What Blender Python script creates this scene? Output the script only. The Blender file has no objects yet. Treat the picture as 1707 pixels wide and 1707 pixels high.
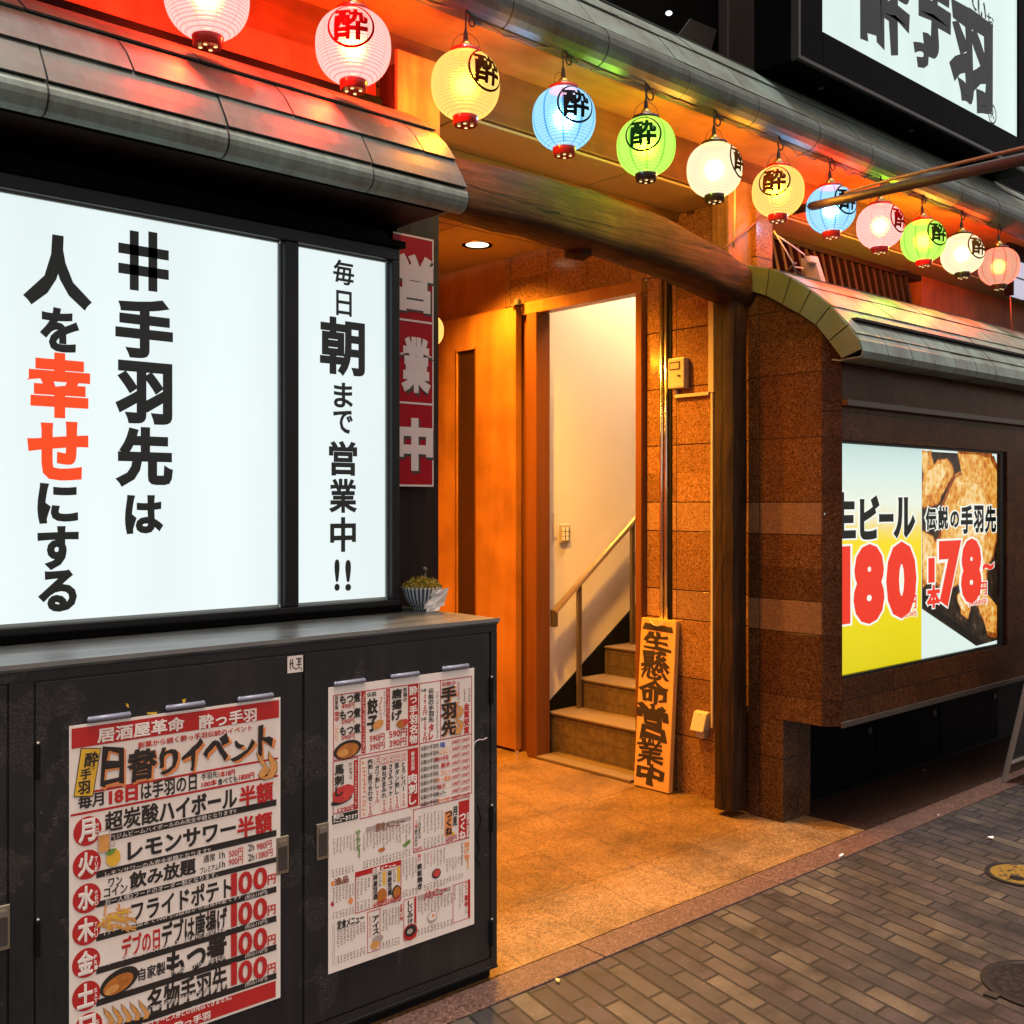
import bpy, bmesh, math, random
from mathutils import Vector, Matrix, noise
random.seed(7)
S = bpy.context.scene
C = S.collection
PI = math.pi

# ------------------------------------------------------------------ camera, sky, sun, exposure
CAM_H = 1.35
FPX = 1765.0                       # focal length in photo pixels (photo 1707 wide)
HEAD = math.radians(41.9)          # the lens looks this far right of the facade normal
HOR = 837.0
cam_d = bpy.data.cameras.new("camera")
cam = bpy.data.objects.new("camera", cam_d); C.objects.link(cam)
cam.location = (0, 0, CAM_H)
cam.rotation_euler = (math.radians(90), 0, -HEAD)
cam_d.sensor_width = 36.0
cam_d.lens = FPX / 1707.0 * 36.0
cam_d.shift_y = -(853.5 - HOR) / 1707.0
cam_d.clip_start = 0.05
cam_d.clip_end = 400
S.camera = cam

SUN_EL, SUN_ROT = math.radians(84), math.radians(180)
w = bpy.data.worlds.new("World"); S.world = w; w.use_nodes = True
nt = w.node_tree; nt.nodes.clear()
sky = nt.nodes.new("ShaderNodeTexSky"); sky.sky_type = 'NISHITA'; sky.sun_disc = False
sky.sun_elevation = SUN_EL; sky.sun_rotation = SUN_ROT
sky.air_density = 0.6; sky.dust_density = 4.0
tint = nt.nodes.new("ShaderNodeMix"); tint.data_type = 'RGBA'; tint.blend_type = 'MULTIPLY'
tint.inputs[0].default_value = 1.0
tint.inputs[7].default_value = (1.0, 0.76, 0.54, 1)
bg = nt.nodes.new("ShaderNodeBackground"); bg.inputs[1].default_value = 0.15
out = nt.nodes.new("ShaderNodeOutputWorld")
nt.links.new(sky.outputs[0], tint.inputs[6]); nt.links.new(tint.outputs[2], bg.inputs[0]); nt.links.new(bg.outputs[0], out.inputs[0])

sun_d = bpy.data.lights.new("sun", 'SUN'); sun_d.energy = 1.5; sun_d.angle = math.radians(4)
sun_d.color = (0.84, 0.92, 1.0)
sun = bpy.data.objects.new("sun", sun_d); C.objects.link(sun)
_d = Vector((0.10, 0.05, -1.0))   # steep light from the street side: the eave throws a straight edge on the entrance floor
sun.rotation_euler = _d.to_track_quat('-Z', 'Y').to_euler()
sun.location = (2, -2, 9)

S.view_settings.view_transform = 'Standard'
S.view_settings.look = 'None'
S.view_settings.exposure = 1.25
EM = 0.425                          # strength of lit panels that matches this exposure
S.view_settings.gamma = 1.0
S.view_settings.use_curve_mapping = False
S.cycles.max_bounces = 8
S.cycles.transparent_max_bounces = 12

# ------------------------------------------------------------------ point finding: a photo pixel on a known plane
CF = Vector((math.sin(HEAD), math.cos(HEAD))); CR = Vector((math.cos(HEAD), -math.sin(HEAD)))
def PY(x, y, Y):                    # on the plane Y = const -> (X, z)
    r = (x - 853.5) / FPX
    X = Y * (CF.x + CR.x * r) / (CF.y + CR.y * r)
    d = CF.x * X + CF.y * Y
    return X, CAM_H + (HOR - y) * d / FPX
def PX(x, y, X):                    # on the plane X = const -> (Y, z)
    r = (x - 853.5) / FPX
    Y = X * (CF.y + CR.y * r) / (CF.x + CR.x * r)
    d = CF.x * X + CF.y * Y
    return Y, CAM_H + (HOR - y) * d / FPX
def PZ(x, y, z):                    # on the plane z = const -> (X, Y)
    d = FPX * (CAM_H - z) / (y - HOR)
    l = (x - 853.5) / FPX * d
    return CF.x * d + CR.x * l, CF.y * d + CR.y * l

# ------------------------------------------------------------------ mesh builder
class MB:
    def __init__(s): s.v = []; s.f = []
    def add(s, vs, fs):
        b = len(s.v); s.v += [tuple(p) for p in vs]; s.f += [tuple(i + b for i in f) for f in fs]; return s
    def box(s, x0, x1, y0, y1, z0, z1):
        if x0 > x1: x0, x1 = x1, x0
        if y0 > y1: y0, y1 = y1, y0
        if z0 > z1: z0, z1 = z1, z0
        v = [(x0,y0,z0),(x1,y0,z0),(x1,y1,z0),(x0,y1,z0),(x0,y0,z1),(x1,y0,z1),(x1,y1,z1),(x0,y1,z1)]
        return s.add(v, [(3,2,1,0),(4,5,6,7),(0,1,5,4),(1,2,6,5),(2,3,7,6),(3,0,4,7)])
    def quad(s, a, b, c, d): return s.add([a, b, c, d], [(0,1,2,3)])
    def prism_x(s, pts, x0, x1):    # outline in (Y, z), extruded along X
        n = len(pts)
        v = [(x0, p[0], p[1]) for p in pts] + [(x1, p[0], p[1]) for p in pts]
        f = [tuple(range(n - 1, -1, -1)), tuple(range(n, 2 * n))] + [(i, (i + 1) % n, n + (i + 1) % n, n + i) for i in range(n)]
        return s.add(v, f)
    def prism_y(s, pts, y0, y1):    # outline in (X, z)
        n = len(pts)
        v = [(p[0], y0, p[1]) for p in pts] + [(p[0], y1, p[1]) for p in pts]
        f = [tuple(range(n)), tuple(range(2 * n - 1, n - 1, -1))] + [(i, n + i, n + (i + 1) % n, (i + 1) % n) for i in range(n)]
        return s.add(v, f)
    def prism_z(s, pts, z0, z1):
        n = len(pts)
        v = [(p[0], p[1], z0) for p in pts] + [(p[0], p[1], z1) for p in pts]
        f = [tuple(range(n - 1, -1, -1)), tuple(range(n, 2 * n))] + [(i, (i + 1) % n, n + (i + 1) % n, n + i) for i in range(n)]
        return s.add(v, f)
    def tube(s, pts, r, n=8, caps=True):
        pts = [Vector(p) for p in pts]; rs = r if isinstance(r, (list, tuple)) else [r] * len(pts)
        up = None; rings = []
        for i, p in enumerate(pts):
            t = (pts[min(i + 1, len(pts) - 1)] - pts[max(i - 1, 0)]).normalized()
            if up is None: up = Vector((0, 0, 1)) if abs(t.z) < .9 else Vector((1, 0, 0))
            a = t.cross(up); 
            if a.length < 1e-5: a = t.cross(Vector((0, 1, 0)))
            a.normalize(); b = a.cross(t).normalized(); up = b
            rings.append([p + (a * math.cos(2*PI*k/n) + b * math.sin(2*PI*k/n)) * rs[i] for k in range(n)])
        v = [q for rg in rings for q in rg]; f = []
        for i in range(len(pts) - 1):
            for k in range(n): f.append((i*n+k, i*n+(k+1)%n, (i+1)*n+(k+1)%n, (i+1)*n+k))
        if caps: f += [tuple(range(n-1, -1, -1)), tuple((len(pts)-1)*n+k for k in range(n))]
        return s.add(v, f)
    def lathe(s, prof, n=32, c=(0,0,0), caps=True):   # profile (r, z), bottom to top
        v = []; f = []
        for r, z in prof:
            for k in range(n):
                a = 2*PI*k/n; v.append((c[0] + r*math.cos(a), c[1] + r*math.sin(a), c[2] + z))
        for i in range(len(prof) - 1):
            for k in range(n): f.append((i*n+k, i*n+(k+1)%n, (i+1)*n+(k+1)%n, (i+1)*n+k))
        if caps: f += [tuple(range(n-1, -1, -1)), tuple((len(prof)-1)*n+k for k in range(n))]
        return s.add(v, f)
    def build(s, name, m, parent=None, smooth=False, bevel=0, solid=True):
        off = Vector((0,0,0))
        if parent is not None:
            q = parent
            while q is not None: off += q.location; q = q.parent
        me = bpy.data.meshes.new(name)
        me.from_pydata([tuple(Vector(p) - off) for p in s.v], [], s.f)
        if solid:
            bm = bmesh.new(); bm.from_mesh(me); bmesh.ops.recalc_face_normals(bm, faces=bm.faces); bm.to_mesh(me); bm.free()
        if smooth:
            for p in me.polygons: p.use_smooth = True
        me.materials.append(m)
        o = bpy.data.objects.new(name, me); C.objects.link(o)
        if parent is not None: o.parent = parent
        if bevel:
            b = o.modifiers.new("bevel", 'BEVEL'); b.width = bevel; b.segments = 2; b.limit_method = 'ANGLE'; b.angle_limit = math.radians(40)
        return o

def tag(o, label, cat, group=None):
    o['label'] = label; o['category'] = cat
    if group: o['group'] = group
    return o
def thing(name, label, cat, loc=(0,0,0), group=None):
    o = bpy.data.objects.new(name, None); C.objects.link(o); o.location = loc; o.empty_display_size = .1
    return tag(o, label, cat, group)
def struct(o, label=None):
    o['kind'] = 'structure'
    if label: o['label'] = label
    return o

# ------------------------------------------------------------------ materials
class N:
    def __init__(s, name):
        s.m = bpy.data.materials.new(name); s.m.use_nodes = True; s.t = s.m.node_tree
        s.b = s.t.nodes["Principled BSDF"]; s.out = s.t.nodes["Material Output"]
    def n(s, typ, **kw):
        x = s.t.nodes.new("ShaderNode" + typ)
        for k, v in kw.items(): setattr(x, k, v)
        return x
    def l(s, a, b): s.t.links.new(a, b)
    def val(s, sock, v):
        if hasattr(v, "is_output"): s.l(v, sock)
        else: sock.default_value = v
    def math(s, op, a, b=None, c=None, clamp=False):
        x = s.n("Math", operation=op); x.use_clamp = clamp
        s.val(x.inputs[0], a)
        if b is not None: s.val(x.inputs[1], b)
        if c is not None: s.val(x.inputs[2], c)
        return x.outputs[0]
    def pos(s):
        return s.n("NewGeometry").outputs["Position"]
    def obj(s):
        return s.n("TexCoord").outputs["Object"]
    def sep(s, v):
        x = s.n("SeparateXYZ"); s.l(v, x.inputs[0]); return x.outputs
    def comb(s, x=0., y=0., z=0.):
        c = s.n("CombineXYZ")
        for i, v in enumerate((x, y, z)): s.val(c.inputs[i], v)
        return c.outputs[0]
    def map(s, v, scale=(1,1,1), rot=(0,0,0), loc=(0,0,0)):
        x = s.n("Mapping"); s.l(v, x.inputs[0])
        x.inputs["Scale"].default_value = scale; x.inputs["Rotation"].default_value = rot; x.inputs["Location"].default_value = loc
        return x.outputs[0]
    def noise(s, v, scale, detail=4, rough=.6, dist=0.):
        x = s.n("TexNoise"); s.l(v, x.inputs["Vector"]); x.inputs["Scale"].default_value = scale
        x.inputs["Detail"].default_value = detail; x.inputs["Roughness"].default_value = rough; x.inputs["Distortion"].default_value = dist
        return x.outputs["Fac"]
    def voro(s, v, scale, out="Distance", feature='F1'):
        x = s.n("TexVoronoi", feature=feature); s.l(v, x.inputs["Vector"]); x.inputs["Scale"].default_value = scale
        return x.outputs[out]
    def white(s, v):
        x = s.n("TexWhiteNoise", noise_dimensions='3D'); s.l(v, x.inputs["Vector"]); return x.outputs["Value"]
    def ramp(s, f, stops, interp='LINEAR'):
        x = s.n("ValToRGB"); s.l(f, x.inputs[0]); cr = x.color_ramp; cr.interpolation = interp
        while len(cr.elements) < len(stops): cr.elements.new(0.5)
        for e, (p, c) in zip(cr.elements, stops):
            e.position = p; e.color = (c[0], c[1], c[2], 1) if not isinstance(c, (int, float)) else (c, c, c, 1)
        return x.outputs[0]
    def mix(s, f, a, b, blend='MIX'):
        x = s.n("Mix", data_type='RGBA', blend_type=blend)
        s.val(x.inputs[0], f)
        for i, v in ((6, a), (7, b)):
            if hasattr(v, "is_output"): s.l(v, x.inputs[i])
            else: x.inputs[i].default_value = (v[0], v[1], v[2], 1)
        return x.outputs[2]
    def base(s, c, rough=.6, metal=0., spec=.5):
        if hasattr(c, "is_output"): s.l(c, s.b.inputs["Base Color"])
        else: s.b.inputs["Base Color"].default_value = (c[0], c[1], c[2], 1)
        s.val(s.b.inputs["Roughness"], rough); s.val(s.b.inputs["Metallic"], metal)
        s.b.inputs["Specular IOR Level"].default_value = spec
        return s
    def bump(s, h, strength=.3, dist=.01):
        x = s.n("Bump"); x.inputs["Strength"].default_value = strength; x.inputs["Distance"].default_value = dist
        s.l(h, x.inputs["Height"]); s.l(x.outputs[0], s.b.inputs["Normal"]); return s

def plain(name, c, rough=.6, metal=0., var=.18, scale=9., spec=.5):
    k = N(name); f = k.noise(k.obj(), scale, 5)
    col = k.mix(f, [x * (1 - var) for x in c], [min(1, x * (1 + var)) for x in c])
    r = k.math('ADD', k.math('MULTIPLY', f, .2), rough - .1, clamp=True)
    return k.base(col, r, metal, spec).m
def glow(name, c, strength):
    k = N(name); k.base((0, 0, 0), .5)
    k.b.inputs["Emission Color"].default_value = (*c, 1); k.b.inputs["Emission Strength"].default_value = strength * EM
    return k.m

def granite(name, cols, zs=None, pitch=None, off=0., rough=.22, band=None, tile=None, seam=.0026, cell=150., spec=.45):
    k = N(name); p = k.pos(); x, y, z = k.sep(p)
    v1 = k.voro(p, cell, "Color"); v1s = k.sep(v1)[0]
    n1 = k.noise(p, 60, 4, .7)
    f = k.math('ADD', k.math('MULTIPLY', v1s, .55), k.math('MULTIPLY', n1, .5))
    col = k.ramp(f, [(.18, cols[0]), (.36, cols[1]), (.62, cols[2]), (.88, cols[3])])
    blot = k.noise(p, 5, 3, .6)
    col = k.mix(k.math('MULTIPLY', blot, .55), col, [c * .6 for c in cols[1]])
    seamf = None
    if zs is not None:               # wall cladding: seams at these heights, upright seams every pitch
        u = k.math('ADD', x, y)
        for q in zs:
            e = k.math('COMPARE', z, q, seam)
            seamf = e if seamf is None else k.math('MAXIMUM', seamf, e)
        uf = k.math('DIVIDE', k.math('SUBTRACT', u, off), pitch)
        fr = k.math('FRACT', uf)
        seamf = k.math('MAXIMUM', seamf, k.math('LESS_THAN', fr, seam * 1.2 / pitch))
        row = k.math('FLOOR', k.math('DIVIDE', z, .135))
        wn = k.white(k.comb(k.math('FLOOR', uf), row, 0.))
        col = k.mix(1., col, k.ramp(wn, [(0, (.72,)*3), (1, (1.12,)*3)]), 'MULTIPLY')
        if band:
            bf = None
            for a, b in band:
                e = k.math('COMPARE', z, (a + b) / 2, (b - a) / 2)
                bf = e if bf is None else k.math('MAXIMUM', bf, e)
            col = k.mix(k.math('MULTIPLY', bf, .22), col, k.mix(.5, col, (.62, .40, .26), 'SCREEN'))
    if tile:                         # floor slabs
        tx, ty, skew, oy = tile
        yy = k.math('SUBTRACT', y, oy)
        uu = k.math('DIVIDE', k.math('SUBTRACT', k.math('SUBTRACT', x, .045), k.math('MULTIPLY', yy, skew)), tx)
        vv = k.math('DIVIDE', yy, ty)
        fu, fv = k.math('FRACT', uu), k.math('FRACT', vv)
        seamf = k.math('MAXIMUM', k.math('LESS_THAN', fu, .0032 / tx), k.math('LESS_THAN', fv, .0032 / ty))
        wn = k.white(k.comb(k.math('FLOOR', uu), k.math('FLOOR', vv), 0.))
        col = k.mix(1., col, k.ramp(wn, [(0, (.86,)*3), (1, (1.06,)*3)]), 'MULTIPLY')
        stain = k.noise(p, 2.6, 6, .72)
        col = k.mix(1., col, k.ramp(stain, [(.36, (.50,)*3), (.52, (.88,)*3), (.66, (1.08,)*3)]), 'MULTIPLY')
    if seamf is not None:
        if tile: seamf = k.math('MULTIPLY', seamf, .8)
        col = k.mix(seamf, col, (.02, .012, .008))
        k.bump(k.math('SUBTRACT', 1., seamf), .5, .003)
    rr = k.math('ADD', rough, k.math('MULTIPLY', k.noise(p, 14, 4), .16))
    return k.base(col, rr, 0, spec).m

def wood(name, c0, c1, axis='z', scale=1., rough=.5, crack=None, bump=.25, dark=None):
    k = N(name); p = k.pos()
    st = {'x': (1.2, 22, 22), 'y': (22, 1.2, 22), 'z': (22, 22, 1.2)}[axis]
    q = k.map(p, scale=[a * scale for a in st])
    f1 = k.noise(q, 1., 6, .62, .9); f2 = k.noise(q, 5., 4, .7, .3)
    f = k.math('ADD', k.math('MULTIPLY', f1, .72), k.math('MULTIPLY', f2, .28))
    col = k.ramp(f, [(.3, c0), (.52, [(a + b) / 2 for a, b in zip(c0, c1)]), (.72, c1)])
    if dark:
        big = k.noise(p, dark, 4, .6)
        col = k.mix(1., col, k.ramp(big, [(.35, (.5,)*3), (.62, (1,)*3)]), 'MULTIPLY')
    h = f
    if crack:
        comp, cen, wd, amp = crack
        xyz = k.sep(p)
        wob = k.math('MULTIPLY', k.math('SUBTRACT', k.noise(k.map(p, scale=(.6, .6, 3)), 1.6, 4, .7), .5), amp)
        dd = k.math('ABSOLUTE', k.math('SUBTRACT', k.math('SUBTRACT', xyz[comp], cen), wob))
        cr = k.math('LESS_THAN', dd, wd)
        col = k.mix(cr, col, (.006, .004, .003))
        h = k.math('SUBTRACT', f, cr)
    k.base(col, k.math('ADD', k.math('MULTIPLY', f2, .25), rough - .12), 0, .22)
    k.bump(h, bump, .006)
    return k.m

GZ = [.27, .54, .807, .942, 1.215, 1.35, 1.617, 1.884, 2.153, 2.42]
GB = [(1.217, 1.348), (.809, .940)]
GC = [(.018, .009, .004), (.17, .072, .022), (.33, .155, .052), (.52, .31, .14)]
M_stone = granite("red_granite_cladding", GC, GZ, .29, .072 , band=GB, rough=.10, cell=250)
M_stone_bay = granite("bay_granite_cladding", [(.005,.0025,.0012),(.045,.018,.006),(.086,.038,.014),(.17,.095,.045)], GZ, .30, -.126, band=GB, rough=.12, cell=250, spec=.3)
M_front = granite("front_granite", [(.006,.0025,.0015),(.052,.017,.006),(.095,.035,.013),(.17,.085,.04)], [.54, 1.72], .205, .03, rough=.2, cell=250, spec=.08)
M_apron = granite("shaded_apron_granite", [(.003,.002,.0015),(.016,.007,.005),(.03,.014,.009),(.06,.035,.025)], rough=.5, cell=200, spec=.2)  # dark red granite, darkened further for the shade under the bay
M_floor = granite("entrance_granite", [(.04,.018,.005),(.16,.078,.021),(.265,.145,.048),(.42,.27,.135)], tile=(.29, .352, .2, 2.262), rough=.34, cell=210)
M_kerb = granite("red_kerb_granite", [(.008,.004,.003),(.05,.020,.012),(.10,.047,.030),(.19,.11,.075)], rough=.5, cell=200)

def pavers():
    k = N("brick_pavers"); p = k.pos(); x, y, z = k.sep(p)
    bw, bl = .0685, .196
    xs = k.math('DIVIDE', k.math('SUBTRACT', x, k.math('MULTIPLY', y, .22)), bw)
    row = k.math('FLOOR', xs); fx = k.math('FRACT', xs)
    sh = k.math('MULTIPLY', k.white(k.comb(row, 3.3, 0.)), .34)
    ys = k.math('ADD', k.math('ADD', k.math('DIVIDE', y, bl), k.math('MULTIPLY', k.math('MODULO', row, 2.), .5)), sh)
    bid = k.math('FLOOR', ys); fy = k.math('FRACT', ys)
    wob = k.math('MULTIPLY', k.noise(p, 75, 4, .75), .0042)
    ex = k.math('MULTIPLY', k.math('MINIMUM', fx, k.math('SUBTRACT', 1., fx)), bw)
    ey = k.math('MULTIPLY', k.math('MINIMUM', fy, k.math('SUBTRACT', 1., fy)), bl)
    ed = k.math('SUBTRACT', k.math('MINIMUM', ex, ey), wob)
    mort = k.math('SUBTRACT', 1., k.math('DIVIDE', k.math('SUBTRACT', ed, .0013), .0018, clamp=True), clamp=True)
    wn = k.white(k.comb(row, bid, 1.))
    zone = k.noise(p, 1.1, 2, .5)
    tone = k.math('ADD', k.math('MULTIPLY', wn, .75), k.math('MULTIPLY', zone, .25))
    col = k.ramp(tone, [(.0, (.009, .008, .007)), (.2, (.021, .016, .015)), (.4, (.034, .023, .022)), (.55, (.025, .019, .0155)), (.72, (.060, .046, .030)), (.88, (.030, .021, .017))])
    grain = k.noise(p, 240, 5, .85)
    col = k.mix(1., col, k.ramp(grain, [(.34, (.45,)*3), (.66, (1.45,)*3)]), 'MULTIPLY')
    dirt = k.noise(p, 4.5, 6, .7)
    col = k.mix(1., col, k.ramp(dirt, [(.34, (.30,)*3), (.50, (.95,)*3), (.70, (1.6,)*3)]), 'MULTIPLY')
    spot = k.math('LESS_THAN', k.voro(p, 46), .10)
    spotm = k.math('MULTIPLY', spot, k.math('GREATER_THAN', k.noise(p, 9, 2), .56))
    col = k.mix(k.math('MULTIPLY', spotm, .5), col, (.25, .21, .17))
    gum = k.math('LESS_THAN', k.math('ADD', k.voro(p, 5.3), k.math('MULTIPLY', k.noise(p, 40, 2), .05)), .085)
    col = k.mix(k.math('MULTIPLY', gum, .75), col, (.009, .008, .007))
    scuff = k.math('GREATER_THAN', k.noise(k.map(p, scale=(1, 1, 1)), 13, 6, .8, 1.5), .70)
    col = k.mix(k.math('MULTIPLY', scuff, .35), col, (.13, .105, .085))
    col = k.mix(mort, col, (.0035, .003, .0025))
    k.base(col, k.math('ADD', .48, k.math('MULTIPLY', dirt, .3)), 0, .4)
    k.bump(k.math('ADD', k.math('MULTIPLY', grain, .12), k.math('SUBTRACT', k.math('MULTIPLY', wn, .25), mort)), .8, .006)
    return k.m
M_pave = pavers()

M_beam = wood("aged_log", (.007, .003, .0015), (.155, .072, .024), 'x', 1.5, .75, crack=(2, 2.39, .0028, .16), bump=1., dark=5)
M_post = wood("aged_post", (.005, .0022, .0013), (.075, .034, .013), 'z', 1.5, .6, crack=(1, 2.775, .0045, .05), bump=.6, dark=3)
M_post2 = wood("dark_post", (.004, .002, .0015), (.022, .010, .006), 'z', .9, .6, bump=.4)
M_plank = wood("plank_wood", (.20, .09, .03), (.46, .24, .085), 'z', .8, .55, bump=.3, dark=5)
M_soffit = wood("soffit_board", (.38, .16, .036), (.58, .28, .075), 'x', .35, .42, bump=.08, dark=1.6)
M_plate = wood("wall_plate_wood", (.11, .045, .014), (.26, .115, .036), 'x', .5, .5, bump=.2, dark=2)
M_redwall = wood("board_wall", (.30, .075, .025), (.46, .14, .05), 'z', .4, .55, bump=.12, dark=3)
M_door = wood("orange_veneer", (.34, .125, .026), (.50, .22, .06), 'z', .28, .34, bump=.03, dark=1.5)
M_jamb = wood("jamb_veneer", (.11, .035, .010), (.20, .07, .022), 'z', .4, .34, bump=.03)
M_sign_wood = wood("sign_plank", (.52, .27, .075), (.66, .38, .13), 'z', .45, .4, bump=.06)
M_darkwood = wood("dark_fascia", (.008, .0035, .0028), (.026, .011, .008), 'x', .7, .5, bump=.2)
M_lattice = wood("lattice_wood", (.022, .009, .004), (.055, .023, .010), 'z', .8, .5)

def painted_black():
    k = N("scuffed_black_paint"); p = k.pos()
    n = k.noise(p, 3, 6, .7); st = k.noise(k.map(p, scale=(9, 9, 1.2)), 3., 5, .7)
    col = k.ramp(k.math('ADD', k.math('MULTIPLY', n, .6), k.math('MULTIPLY', st, .4)), [(.3, (.007, .007, .0075)), (.55, (.016, .0155, .0155)), (.72, (.034, .031, .029))])
    ns = k.noise(k.map(p, scale=(9, 9, 26), rot=(0, .6, 0)), 7, 3, .5, 2.2)
    line = k.math('COMPARE', ns, .5, .006)
    gate = k.math('GREATER_THAN', k.noise(p, 6.5, 3, .6), .6)
    chip = k.math('LESS_THAN', k.voro(p, 26), .05)
    chipg = k.math('MULTIPLY', chip, k.math('GREATER_THAN', k.noise(p, 5, 2), .57))
    sc = k.math('MAXIMUM', k.math('MULTIPLY', line, gate), chipg)
    col = k.mix(k.math('MULTIPLY', sc, .55), col, (.42, .38, .35))
    return k.base(col, k.math('ADD', .34, k.math('MULTIPLY', st, .2)), 0, .5).m
M_cab = painted_black()
def counter_top():
    k = N("worn_steel_top"); p = k.pos()
    n = k.noise(k.map(p, scale=(2, 14, 1)), 2.2, 6, .7, .8)
    col = k.ramp(n, [(.3, (.03, .031, .032)), (.5, (.075, .08, .08)), (.7, (.15, .155, .15))])
    return k.base(col, k.math('ADD', .2, k.math('MULTIPLY', n, .25)), .35, .5).m
M_top = counter_top()
M_edge = plain("bare_steel_edge", (.32, .32, .31), .35, .8)
M_frame = plain("black_aluminium", (.006, .007, .008), .4, 0, spec=.3)
M_blackbox = plain("black_sign_casing", (.0016, .0016, .0017), .55, 0, spec=.04)
M_ink = plain("black_vinyl", (.017, .024, .022), .45, 0, .1)
def copper(name="patinated_copper", g=1.):
    k = N(name); p = k.pos()
    n = k.noise(p, 7, 6, .65); st = k.noise(k.map(p, scale=(16, 3, 3)), 2.5, 4, .7)
    f = k.math('ADD', k.math('MULTIPLY', n, .6), k.math('MULTIPLY', st, .4))
    col = k.ramp(f, [(p_, tuple(g * q for q in c_)) for p_, c_ in ((.3, (.085, .085, .07)), (.46, (.17, .20, .17)), (.58, (.21, .285, .245)), (.75, (.28, .36, .31)))])
    k.base(col, k.math('ADD', .34, k.math('MULTIPLY', st, .25)), 0, .45); k.bump(n, .08, .01)
    return k.m
M_copper = copper(g=.72); M_copper_mid = copper("darker_copper", .34); M_copper_dark = copper("darkened_copper", .22)  # copies of one copper, the colour only scaled darker
M_seam = plain("roof_underlay", (.012, .012, .012), .8)
M_verge = plain("verge_copper", (.080, .105, .052), .5, .1, .3, 6)
M_white = plain("white_plaster", (.76, .71, .63), .6, 0, .09, 2.2)
M_ceil = plain("ceiling_board", (.30, .235, .105), .6, 0, .08, 4)
M_plastic = plain("beige_plastic", (.46, .39, .29), .4, 0, .05)
M_dkplastic = plain("dark_plastic", (.06, .05, .045), .4)
M_chrome = plain("chrome_pipe", (.75, .72, .66), .16, 1., .05)
M_rail = plain("brushed_rail", (.62, .55, .44), .3, .7, .1)
M_railpost = plain("bronze_post", (.22, .17, .12), .35, .7, .1)
M_brass = plain("brass_socket", (.75, .52, .2), .28, 1., .1)
M_cord = plain("black_cord", (.018, .013, .011), .5)
M_wirebrown = plain("brown_cable", (.16, .07, .03), .5)
M_wirepink = plain("white_cable", (.62, .5, .46), .5)
M_dark = plain("soot_black", (.003, .0026, .0025), .7, spec=.2)
M_upper = plain("dark_upper_wall", (.002, .0017, .0017), .7, 0, .25, 3, spec=.05)
M_upbrown = plain("brown_panel", (.028, .013, .009), .55, 0, .2, 3)
M_upgrey = plain("grey_patch", (.04, .033, .031), .6, 0, .15, 3)
M_handle = plain("flush_handle_metal", (.42, .35, .25), .35, .8)
M_magnet = plain("frosted_magnet_bar", (.22, .225, .28), .35, 0, .12, 40)
M_paper = plain("poster_paper", (.90, .82, .74), .5, 0, .03, 6)
M_pblack = plain("print_black", (.028, .021, .018), .5, 0, .1)
M_pred = plain("print_red", (.52, .022, .02), .45, 0, .08)
M_porange = plain("print_orange", (.86, .30, .09), .5, 0, .08)
M_pyellow = plain("print_yellow", (.80, .48, .04), .5, 0, .08)
M_pgreen = plain("print_green", (.16, .30, .05), .5)
M_pblue = plain("print_blue", (.05, .09, .45), .5)
M_pwhite = plain("print_white", (.88, .81, .74), .5, 0, .03)
M_pgrey = plain("print_grey", (.46, .37, .34), .5)
M_pmicro = plain("print_brown", (.21, .12, .08), .55)
M_pskin = plain("print_golden", (.72, .34, .09), .5, 0, .35, 60)
M_pstew = plain("print_stew", (.50, .17, .03), .45, 0, .6, 70)
M_pmeat = plain("print_meat", (.62, .06, .05), .45, 0, .5, 60)
M_banner = plain("banner_red_vinyl", (.30, .002, .010), .55, 0, .1, spec=.15)
M_bwhite = plain("banner_white", (.62, .53, .51), .5, 0, .05, spec=.2)

def step_tile():
    k = N("brown_step_tile"); p = k.pos(); x, y, z = k.sep(p)
    fy = k.math('FRACT', k.math('DIVIDE', y, .095))
    seam = k.math('LESS_THAN', fy, .04)
    zz = k.math('SUBTRACT', z, .226 - .155 * 4)
    fz = k.math('MULTIPLY', k.math('FRACT', k.math('DIVIDE', zz, .155)), .155)
    for q in (.045, .118): seam = k.math('MAXIMUM', seam, k.math('MULTIPLY', k.math('COMPARE', fz, q, .0022), 1.))
    n = k.noise(p, 30, 5)
    col = k.ramp(n, [(.3, (.07, .043, .02)), (.7, (.15, .10, .05))])
    col = k.mix(k.math('MULTIPLY', seam, .7), col, (.03, .02, .012))
    return k.base(col, .45).m
M_step = step_tile()
M_lip = plain("step_nosing", (.14, .092, .047), .5, 0, .15)

def lit_white(name, c, strength, amp=.10, freq=1.1):
    k = N(name); k.base((.10, .11, .11), .25, 0, .4)
    p = k.pos(); n = k.noise(k.map(p, scale=(1.6, 1, .5)), freq, 4, .55)
    tube = k.math('SINE', k.math('MULTIPLY', k.sep(p)[0], 2*PI/.31)); n = k.math('ADD', n, k.math('MULTIPLY', tube, .10))
    st = k.math('MULTIPLY', k.math('ADD', k.math('MULTIPLY', n, amp * 2), 1 - amp), strength * EM)
    k.b.inputs["Emission Color"].default_value = (*c, 1); k.l(st, k.b.inputs["Emission Strength"])
    return k.m
M_lit = lit_white("lit_acrylic", (.84, .955, .96), .93)
M_lit_up = lit_white("lit_roof_acrylic", (.70, .87, .82), .92)
M_litred = glow("lit_red_vinyl", (1.0, .075, .012), .95)
M_lred2 = glow("lit_poster_red", (.92, .045, .02), .95)
M_lwhite = glow("lit_poster_white", (.93, .96, .86), .98)

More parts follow.
